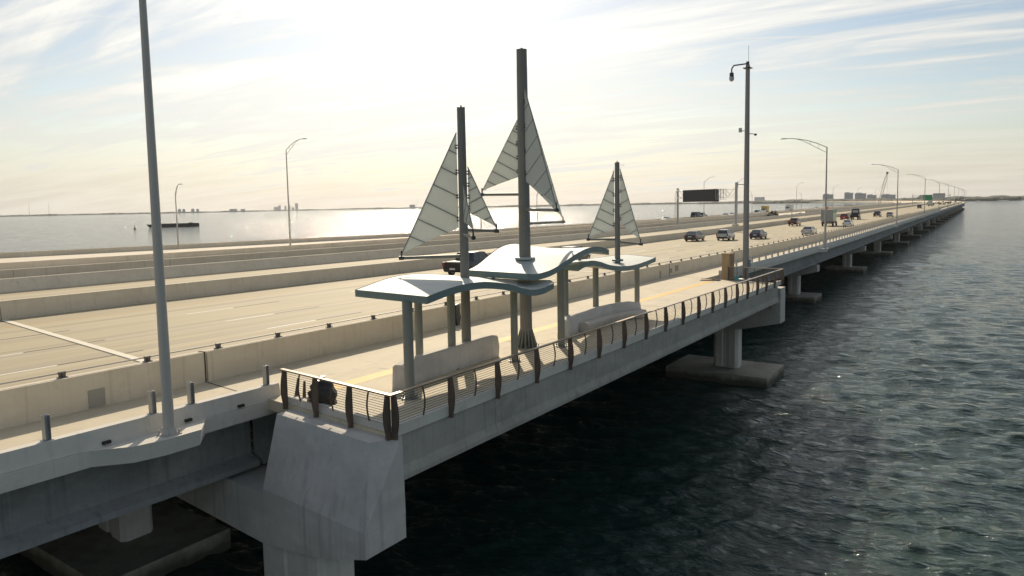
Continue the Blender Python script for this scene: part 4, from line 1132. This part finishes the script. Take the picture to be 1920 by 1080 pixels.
# tractor truck
def tractor(loc, label, cabm):
    t = empty('tractor_truck', loc, label, 'truck', 'vehicles on the bridge')
    MB().box((-.5, 0, .8), (.5, 6.6, 1.15)).build('chassis', M_BLKTRIM, t)
    MB().loft([ring(1.2, 1.0, 2.2, 3.3, 2.6), ring(1.2, 1.0, 2.2, 3.5, 3.2), ring(1.2, 1.0, 2.2, 3.3, 4.6), ring(1.15, 1.0, 1.9, 2.0, 5.2), ring(1.0, .9, 1.6, 1.85, 6.8)]).build('cab', cabm, t, 30)
    MB().box((-.85, 2.55, 2.2), (.85, 2.59, 3.0)).build('rear_window', mat('bright_glass', (.5, .52, .53), .2), t)
    MB().loft([[(-1.3, 2.5, 3.3), (1.3, 2.5, 3.3), (1.1, 2.5, 3.45), (-1.1, 2.5, 3.45)], [(-1.2, 4.2, 3.6), (1.2, 4.2, 3.6), (1.0, 4.2, 3.75), (-1.0, 4.2, 3.75)]]).build('roof_visor', M_BLKTRIM, t)
    for s in (-1, 1):
        MB().tube((s * 1.28, 2.45, 1.2), (s * 1.28, 2.45, 4.25), .09, n=8).build('exhaust_stack', M_CHROME, t)
        MB().box((s * 1.0 - .35, -.03, .7), (s * 1.0 + .2, .03, 1.25)).build('mud_flap', M_BLKTRIM, t)
        MB().tube((s * .95, 3.0, .85), (s * .95, 4.4, .85), .33, n=12).build('fuel_tank', M_CHROME, t, 40)
    MB().box((-1.2, .2, 1.2), (1.2, 2.2, 1.75)).build('fifth_wheel_deck', cabm, t)
    wheels(t, 1.0, (.7, 2.0, 6.0), .52, .34)
    return t
tractor(at(-36.2, 281.5), 'black tractor truck with tall exhaust stacks beyond the box truck', BLK)
# far traffic
far = [('van', DK, -34.9, 556, 'small dark van alone far up the road left of the box trailer'), ('sedan', BLK, -35.4, 835, None), ('sedan', GRY, -31.1, 800, None), ('suv', DK, -33.3, 950, None), ('sedan', BLK, -37.5, 1010, None),
       ('suv', GRY, -30.5, 905, None), ('suv', BLK, -38.2, 870, None), ('sedan', WHT, -42.2, 890, None), ('sedan', DK, -34.0, 1090, None), ('suv', WHT, -29.0, 1060, None), ('sedan', BLK, -41.5, 1150, None), ('van', WHT, -42.4, 780, None), ('suv', MAR, -38.0, 760, None)]
for (k, m_, x, y, lab) in far:
    car(k, m_, at(x, y), lab or 'tiny %s %s in the crowd of cars near the end of the bridge' % (m_.name.split('_')[1], {'sedan': 'sedan', 'suv': 'SUV', 'van': 'van'}[k]), group='far traffic near the end of the bridge' if not lab else 'vehicles on the bridge', scale=1.15)
truck_box(at(-36.2, 690), 'white box trailer truck in the distance under the green sign', mat('truck_white', (.6, .6, .56), .6), mat('truck_white', (.6, .6, .56)), WHT, L=9, h=4.0, scale=1.1)
# old bridge traffic (towards the camera)
P180 = math.pi
og = 'vehicles on the old bridge'
def oat(x, y): return BX(x, y, .115)
car('sedan', SIL, oat(-95.0, 273), 'silver car on the old bridge left of the sign gantry post', rz=P180, group=og, scale=1.1)
car('sedan', WHT, oat(-94.0, 235), 'white car on the old bridge behind the smallest sail', rz=P180, group=og, scale=1.0)
car('sedan', GRY, oat(-92.5, 338), 'grey car on the old bridge below the black message sign', rz=P180, group=og, scale=1.1)
car('sedan', WHT, oat(-93.5, 352), 'pale car on the old bridge beside the right gantry post', rz=P180, group=og, scale=1.1)
car('van', WHT, oat(-93.0, 395), 'white van on the old bridge just left of the yellow truck', rz=P180, group=og, scale=1.05)
car('sedan', WHT, oat(-94.5, 560), 'white car on the old bridge far right of the white box truck', rz=P180, group=og, scale=1.1)
truck_box(oat(-95.0, 306), 'dark blue truck on the old bridge right of the left gantry post', mat('truck_navy', (.06, .075, .11), .6), mat('truck_navy', (.06, .075, .11)), DK, rz=P180, group=og, scale=.9, L=6.5, h=3.0)
car('pickup', BLK, oat(-95.0, 315), 'black pickup on the old bridge next to the dark blue truck', rz=P180, group=og, scale=1.25)
truck_box(oat(-94.6, 418), 'yellow box truck on the old bridge right of the camera pole', mat('truck_yellow', (.50, .36, .10), .6), mat('truck_yellow', (.50, .36, .10)), WHT, rz=P180, group=og, scale=1.05, L=7)
truck_box(oat(-95.0, 480), 'white box truck on the old bridge above the debris gap', mat('truck_white', (.6, .6, .56), .6), mat('truck_white', (.6, .6, .56)), WHT, rz=P180, group=og, scale=1.1, L=10)

# ------------------------------------------------------------------ message sign gantry
gx0, gy0, gx1, gy1 = -67.2, 200.2, -48.65, 185.3
zr = float(prof(190))
gt = empty('sign_gantry', (gx1, gy1, zr + 1.07), 'steel truss gantry carrying a blank black message sign over the express lanes', 'sign gantry')
gl = gt.location
for (x, y, zt) in ((gx0, gy0, 9.25), (gx1, gy1, 8.95)):
    MB().tube(Vector((x, y, zr + .3)) - gl, Vector((x, y, zt)) - gl, .30, .27, n=14).lathe([(.42, 0), (.42, .1)], Vector((x, y, zr + 1.05)) - gl, 14).build('gantry_post', M_GALV, gt, 50)
pa0, pb0 = Vector((gx0, gy0, 0)), Vector((gx1, gy1, 0)); gd = (pb0 - pa0); gn = Vector((-gd.y, gd.x, 0)).normalized()
tr = MB(); ch = []
for s in (-.55, .55):
    for z in (6.75, 8.55):
        a, b = pa0 + gn * s + Vector((0, 0, z)), pb0 + gn * s + Vector((0, 0, z)); tr.tube(a - gl, b - gl, .065, n=8)
tr.build('truss_chord', M_GALV, gt, 50)
lc = MB(); nb = 10
for i in range(nb):
    for s in (-.55, .55):
        z0, z1 = (6.75, 8.55) if i % 2 else (8.55, 6.75)
        lc.tube(pa0 + gd * (i / nb) + gn * s + Vector((0, 0, z0)) - gl, pa0 + gd * ((i + 1) / nb) + gn * s + Vector((0, 0, z1)) - gl, .04, n=6)
    lc.tube(pa0 + gd * (i / nb) + gn * -.55 + Vector((0, 0, 6.75)) - gl, pa0 + gd * (i / nb) + gn * .55 + Vector((0, 0, 6.75)) - gl, .035, n=6)
lc.build('truss_lacing', M_GALV, gt)
ga = math.atan2(gd.y, gd.x)
sg = empty('message_sign', pa0 + gd * .455 - gn * 1.05 + Vector((0, 0, 7.2)), 'wide blank black electronic message sign hung on the gantry', 'sign', rz=ga)
MB().box((-6.75, -.10, -1.45), (6.75, .95, 1.45)).build('cabinet', mat('sign_cabinet', (.07, .07, .07), .5, .3), sg)
MB().box((-6.6, -.125, -1.32), (6.6, -.104, 1.32)).build('display_face', M_SIGN, sg)
wk = empty('gantry_walkway', pa0 + gd * .82 - gn * 1.0 + Vector((0, 0, 6.2)), 'small caged service walkway beside the black message sign', 'walkway', rz=ga)
w_ = MB().box((-1.4, -.4, 0), (1.4, .4, .06))
for x in (-1.4, -.5, .4, 1.4):
    w_.tube((x, -.4, 0), (x, -.4, 2.5), .05, n=6).tube((x, .4, 0), (x, .4, 2.5), .05, n=6)
for z in (.55, 1.1): w_.tube((-1.4, -.4, z), (1.4, -.4, z), .03, n=6)
w_.build('cage', M_GALV, wk)
o = MB().hexa([(-.55, -3.2, 0), (.30, -3.2, 0), (.30, 3.6, 0), (-.55, 3.6, 0), (-.35, -1.4, 1.5), (.20, -1.4, 1.5), (.20, 1.4, 1.5), (-.35, 1.4, 1.5)]).build('gantry_pedestal', M_BARR)
o.location = (gx1, gy1, zr + .02); tag(o, 'raised concrete pedestal in the median barrier under the right gantry post', 'pedestal')

# green sign gantry far ahead
gz = float(prof(700))
gs = empty('overhead_sign', BX(-48.6, 700, 0), 'distant overhead gantry with a green road sign and a grey panel', 'sign')
l = gs.location
MB().tube((0, 0, 0), (0, 0, 9.0), .25, n=8).tube((0, 0, 8.0), (22, 0, 8.0), .15, n=8).tube((0, 0, 6.5), (22, 0, 6.5), .15, n=8).tube((25.2, 0, -.3), (25.2, 0, 9), .25, n=8).tube((22, 0, 8), (25.2, 0, 8), .15, n=8).build('gantry_frame', M_GALV, gs)
MB().box((7.2, -.4, 4.4), (13.4, -.2, 8.6)).build('green_panel', M_GREEN, gs)
MB().box((13.7, -.4, 5.6), (22.0, -.2, 9.3)).build('grey_panel', M_SIGNGREY, gs)
MB().box((13.7, -.6, 9.0), (22.0, -.1, 9.5)).build('panel_top_beam', M_DARKMET, gs)

# ------------------------------------------------------------------ old bridge lamps
def old_lamp(x, y, z, h, arm, dirx, label, group, key):
    return place_lamp(key, lamp_post(h, arm, 0, M_ALU, False, dirx, .14), BX(x, y, z), label, group, M_ALU)
old_lamp(-90.0, 89.5, .2, 15.0, 3.4, 1, 'lamp post on the old bridge left of the left sail mast', None, 'oldA')
old_lamp(-117.0, 90.8, .2, 9.3, 1.1, 1, 'short lamp post on the far water edge behind the nearest lamp post', None, 'oldB')
for (x, y, h, arm, dx, lab) in ((-99, 234, 16.6, 3.0, 1, 'lamp post on the old bridge behind the smallest sail mast'),
        (-107.4, 171, 9.0, 1.1, 1, 'thin lamp post on the old bridge seen through the small sail of the left mast'),
        (-103, 192, 9.2, 1.1, 1, 'thin lamp post on the old bridge seen below the right sails of the tallest mast'),
        (-99, 292, 9.5, 1.1, 1, 'thin lamp post just left of the sign gantry'), (-90, 298, 14.0, 3.2, 1, 'tall lamp post just right of the left gantry post')):
    old_lamp(x, y, .1, h, arm, dx, lab, 'old bridge lamps', 'o%d%d' % (h * 10, arm * 10))
for i in range(16):
    y = 345 + i * 62
    old_lamp(-99.0 if i % 2 else -90.0, y, .1, 9.5 if i % 2 else 14.5, 1.1 if i % 2 else 3.2, 1 if i % 2 == 0 else -1, 'one of the thin lamp posts in the far rows on the old bridge', 'far old bridge lamps', 'of%d' % (i % 2))

# debris and kerb pieces in the gap by the old bridge
def shrub(c, d, n, seed, label, m_=M_DEBRIS, cat='debris', group=None):
    r_ = random.Random(seed); mb = MB()
    for i in range(n):
        a = r_.uniform(0, 6.28); q = r_.random() ** .5; p = Vector((math.cos(a) * q * d[0], math.sin(a) * q * d[1], r_.random() * d[2] * (1 - .6 * q * q)))
        u = Vector((r_.uniform(-1, 1), r_.uniform(-1, 1), r_.uniform(-.4, 1))).normalized(); w = u.orthogonal().normalized(); s = r_.uniform(.25, .7)
        mb.add([p - w * s * .5, p + u * s, p + w * s * .5, p - u * s * .7], [(0, 1, 2, 3)])
    o = mb.build('debris_heap', m_); o.location = c; tag(o, label, cat, group); return o
shrub(BX(-69, 316, 0.3), (1.6, 6, 2.6), 160, 5, 'dark brushy heap at the end of the old bridge parapet')
shrub(BX(-69, 366, -.2), (1.2, 10, 1.2), 140, 6, 'low heap of rubble in the gap beyond the express lanes')
jb = empty('loose_barrier', BX(-69.0, 334, -.6), 'loose concrete barrier piece lying in the gap beyond the express lanes', 'barrier')
MB().loft([[(-.4, 0, 0), (.4, 0, 0), (.15, 0, 1.5), (-.15, 0, 1.5)], [(-.4, 9, 0), (.4, 9, 0), (.15, 9, 1.5), (-.15, 9, 1.5)]]).build('barrier_body', M_OLD, jb)
yb_ = empty('yellow_cart', BX(-47.4, 240, 0.01), 'small yellow maintenance machine by the median barrier left of the box truck', 'machine')
YEL = paint('yellow', (.55, .33, .04))
MB().box((-.7, 0, .5), (.7, 2.6, 1.1)).build('body', YEL, yb_); MB().tube((0, .8, 1.1), (0, .8, 3.1), .12, n=8).build('mast', YEL, yb_); wheels(yb_, .62, (.5, 2.1), .35)
# orange works item on the old bridge
ow = empty('orange_drum', BX(-74.0, 470, .1), 'orange works barrel on the old bridge right of the box truck', 'barrel')
for (x, y) in ((0, 0),):
    MB().lathe([(.7, 0), (.7, .3), (.6, .32), (.58, 2.4), (.4, 2.6)], (x, y, 0), 12).build('drum_body', mat('orange_plastic', (.6, .13, .05), .6), ow)

# ------------------------------------------------------------------ barge, buoy, crane
bc = Vector((-622, 480, WZ))
vd = Vector((-622, 480, 0)).normalized(); al = Vector((vd.y, -vd.x, 0))
bg = empty('barge', bc, 'long low dark barge anchored on the left water', 'barge', rz=math.atan2(al.y, al.x))
MB().hexa([(-20.5, -5, .2), (20.3, -5, -.5), (20.3, 5, -.5), (-20.5, 5, .2), (-22.5, -5, 2.8), (20.5, -5, 2.8), (20.5, 5, 2.8), (-22.5, 5, 2.8)]).build('hull', M_BARGE, bg)
MB().box((-16, -4, 2.7), (20, 4, 3.3)).build('deck_load', mat('barge_load', (.09, .08, .075), .9), bg)
MB().box((12, -2, 3.3), (15, 2, 3.9)).build('deckhouse', M_BARGE, bg)
bo = empty('buoy', (-600, 425, WZ), 'tiny dark buoy left of the barge', 'buoy')
MB().lathe([(1.0, -.3), (1.1, .5), (.3, 1.1), (.2, 3.0)], (0, 0, 0), 10).build('float', M_BARGE, bo)
CY_ = 820.0; CX_ = -CY_ * math.tan(R(6.05))
cr = empty('crawler_crane', (CX_, CY_, WZ), 'lattice boom crane on a barge beyond the old bridge', 'crane')
MB().box((-14, -8, -.5), (14, 8, 2.2)).build('crane_barge', M_BARGE, cr)
MB().box((-4, -2, 2.2), (2.5, 2, 6.0)).box((-5, -1.5, 6.0), (-2, 1.5, 7.5)).build('crane_house', mat('crane_house', (.20, .10, .09), .6), cr)
b0, b1_ = Vector((1.5, 0, 5)), Vector((8.6, -1, 36.5)); ax_ = (b1_ - b0).normalized(); sx = ax_.cross(Vector((0, 1, 0))).normalized(); sy = ax_.cross(sx)
lb = MB(); nseg = 14
cor = lambda t, i: lerp(b0, b1_, t) + (sx * (1 if i in (0, 3) else -1) + sy * (1 if i < 2 else -1)) * (.95 if .12 < t < .9 else .6)
for k in range(nseg):
    for i in range(4):
        lb.tube(cor(k / nseg, i), cor((k + 1) / nseg, i), .14, n=4); lb.tube(cor(k / nseg, i), cor((k + 1) / nseg, (i + 1) % 4), .09, n=4)
lb.build('lattice_boom', M_CRANE, cr)
MB().tube((-3, 0, 7), b1_, .07, n=4).tube(b1_, b1_ + Vector((.4, 0, -24)), .06, n=4).build('hoist_cable', M_DARKMET, cr)
MB().cbox(b1_ + Vector((0, 0, .4)), (1.8, 1.2, 1.5)).build('boom_head', M_DARKMET, cr)

# ------------------------------------------------------------------ far shores
def shore(az0, az1, dist0, dist1, h, name, label, n=260, seed=1, dens=1.0, depth=160):
    r_ = random.Random(seed); g = MB(); N_ = 40
    pts = []
    for i in range(N_ + 1):
        t = i / N_; a = R(lerp(az0, az1, t)); d = lerp(dist0, dist1, t) * (1 + .02 * math.sin(9 * t + seed))
        pts.append((a, d))
    v = [(-math.sin(a) * d, math.cos(a) * d, WZ - .5) for a, d in pts] + [(-math.sin(a) * (d + 15), math.cos(a) * (d + 15), WZ + 1.6) for a, d in pts] + [(-math.sin(a) * (d + depth * 4), math.cos(a) * (d + depth * 4), WZ + 2.5) for a, d in pts]
    K = N_ + 1
    g.add(v, [(i, i + 1, K + i + 1, K + i) for i in range(N_)] + [(K + i, K + i + 1, 2 * K + i + 1, 2 * K + i) for i in range(N_)])
    structure(g.build(name + '_land', M_LAND))
    mb = MB()
    for i in range(int(n * dens)):
        t = r_.random(); a = R(lerp(az0, az1, t)); d = lerp(dist0, dist1, t) + 25 + r_.random() * depth
        hh = .72 * h * (.75 + .22 * math.sin(t * 23 + seed) * math.sin(t * 61 + 2) + r_.uniform(-.12, .22)); w = hh * r_.uniform(1.4, 4.2)
        c = Vector((-math.sin(a) * d, math.cos(a) * d, WZ + hh * .35))
        q = MB().ell((0, 0, 0), (1, 1, 1), 7)
        mb.add([(c.x + x * w * (1 + .2 * math.sin(7 * z + i)), c.y + y * w, c.z + z * hh * .65 * (1 + .18 * math.sin(5 * x + i))) for (x, y, z) in q.v], q.f)
    o = mb.build(name + '_trees', M_TREE); tag(o, label, 'woods', kind='stuff')
shore(64, 41, 5200, 7000, 13, 'left_shore', 'thin wooded shoreline on the left horizon', 900, 3)
shore(42, 12, 7000, 4600, 17, 'middle_shore', 'low wooded shoreline behind the sail masts', 1000, 5)
shore(13, -1.2, 3800, 2900, 19, 'right_shore', 'wooded shore behind the far bridge and crane', 700, 8)
shore(1.5, -9, 3600, 4400, 17, 'open_shore', 'dark wooded shoreline on the right horizon', 520, 9)
def building(az, dist, w, h, label, m_=M_BLDG, d=18, steps=None, group='buildings on the far shore', rows=0):
    a = R(az); c = (-math.sin(a) * dist, math.cos(a) * dist, WZ + 2)
    t = empty('far_building', c, label, 'building', group, rz=a)
    MB().box((-w / 2, -d / 2, 0), (w / 2, d / 2, h)).build('wall', m_, t)
    MB().box((-w / 2 - .5, -d / 2 - .5, h), (w / 2 + .5, d / 2 + .5, h + 1.2)).build('roof', m_, t)
    if steps:
        for (x0, x1, z1) in steps: MB().box((x0, -d / 2 + 2, h), (x1, d / 2 - 2, h + z1)).build('roof_block', m_, t)
    if rows:
        mb = MB()
        for k in range(rows):
            z = h * (k + .6) / (rows + .4); mb.box((-w / 2 + 1, -d / 2 - .3, z - h * .1 / rows * 2), (w / 2 - 1, -d / 2 + .1, z + h * .1 / rows * 2))
        mb.build('window', M_WIN, t)
    return t
f_ = lambda px: math.degrees(math.atan2(*(lambda c: (-c.x, c.y))(rt * (px - 960) + dn * (385 - 540) + fw * F_)))
for (px, w, h, lab) in ((336, 26, 52, 'leftmost of the four small towers left of the short lamp post'), (344, 24, 50, 'second of the four small towers near the short lamp post'), (361, 26, 52, 'third of the four small towers on the left shore'), (370, 22, 50, 'rightmost of the four small towers on the left shore')):
    building(f_(px), 5900, w * .8, (h - 8) * .5, lab, steps=[(-w * .25, w * .25, 5)], group='four small towers on the left shore')
for (px, w, h, lab) in ((518, 40, 62, 'wide hazy block at the left of the far downtown skyline'), (524, 20, 86, 'stepped hazy tower in the far downtown skyline'), (535, 16, 74, 'slim hazy tower in the middle of the downtown skyline'), (542, 20, 92, 'hazy tower just left of the old bridge lamp post'), (556, 24, 118, 'tallest hazy tower right of the old bridge lamp post'), (549, 20, 50, 'low hazy block in the downtown skyline')):
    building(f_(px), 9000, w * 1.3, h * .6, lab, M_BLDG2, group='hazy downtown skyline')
building(f_(773), 6300, 42, 28, 'small dark block on the shore left of the sails', group=None)
building(f_(437), 6100, 50, 19, 'low block on the left shore', group=None); building(f_(455), 6100, 30, 17, 'small low block right of another on the left shore', group=None)
for (px, w, h, lab) in ((1552, 40, 40, 'hazy block behind the lamp post right of the camera pole'), (1591, 34, 46, 'squarest tall hazy block on the right shore'), (1613, 44, 42, 'wide hazy block second from the crane'), (1634, 36, 32, 'low hazy block left of the crane'), (1665, 54, 32, 'low wide hazy block right of the crane'), (1733, 44, 24, 'low hazy hump left of the green sign')):
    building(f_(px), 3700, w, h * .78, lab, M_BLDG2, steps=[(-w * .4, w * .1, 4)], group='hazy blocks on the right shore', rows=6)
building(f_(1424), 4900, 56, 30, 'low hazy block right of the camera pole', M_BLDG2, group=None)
for (px, h, lab) in ((54, 80, 'left radio mast of the pair on the left horizon'), (91, 84, 'right radio mast of the pair on the left horizon'), (782, 92, 'radio mast on the shore beside the small dark block')):
    a = R(f_(px)); o = MB().tube((0, 0, 0), (0, 0, h), 1.3, .5, n=5).build('radio_mast', M_BLDG2); o.location = (-math.sin(a) * 6000, math.cos(a) * 6000, WZ + 2); tag(o, lab, 'radio mast', 'radio masts on the horizon')

# ------------------------------------------------------------------ haze
hz_ = MB().box((-9900, -600, WZ - 3.5), (3200, 11800, 150)).build('haze', bpy.data.materials.new('haze_air'))
hm = hz_.data.materials[0]; hm.use_nodes = True
for n in list(hm.node_tree.nodes):
    if n.type != 'OUTPUT_MATERIAL': hm.node_tree.nodes.remove(n)
pv_ = hm.node_tree.nodes.new('ShaderNodeVolumePrincipled')
pv_.inputs['Color'].default_value = (.93, .94, .95, 1); pv_.inputs['Density'].default_value = 4e-5; pv_.inputs['Anisotropy'].default_value = .3
hm.node_tree.links.new(pv_.outputs[0], [n for n in hm.node_tree.nodes if n.type == 'OUTPUT_MATERIAL'][0].inputs['Volume'])
tag(hz_, 'thin pale haze over the bay', 'haze', kind='stuff')
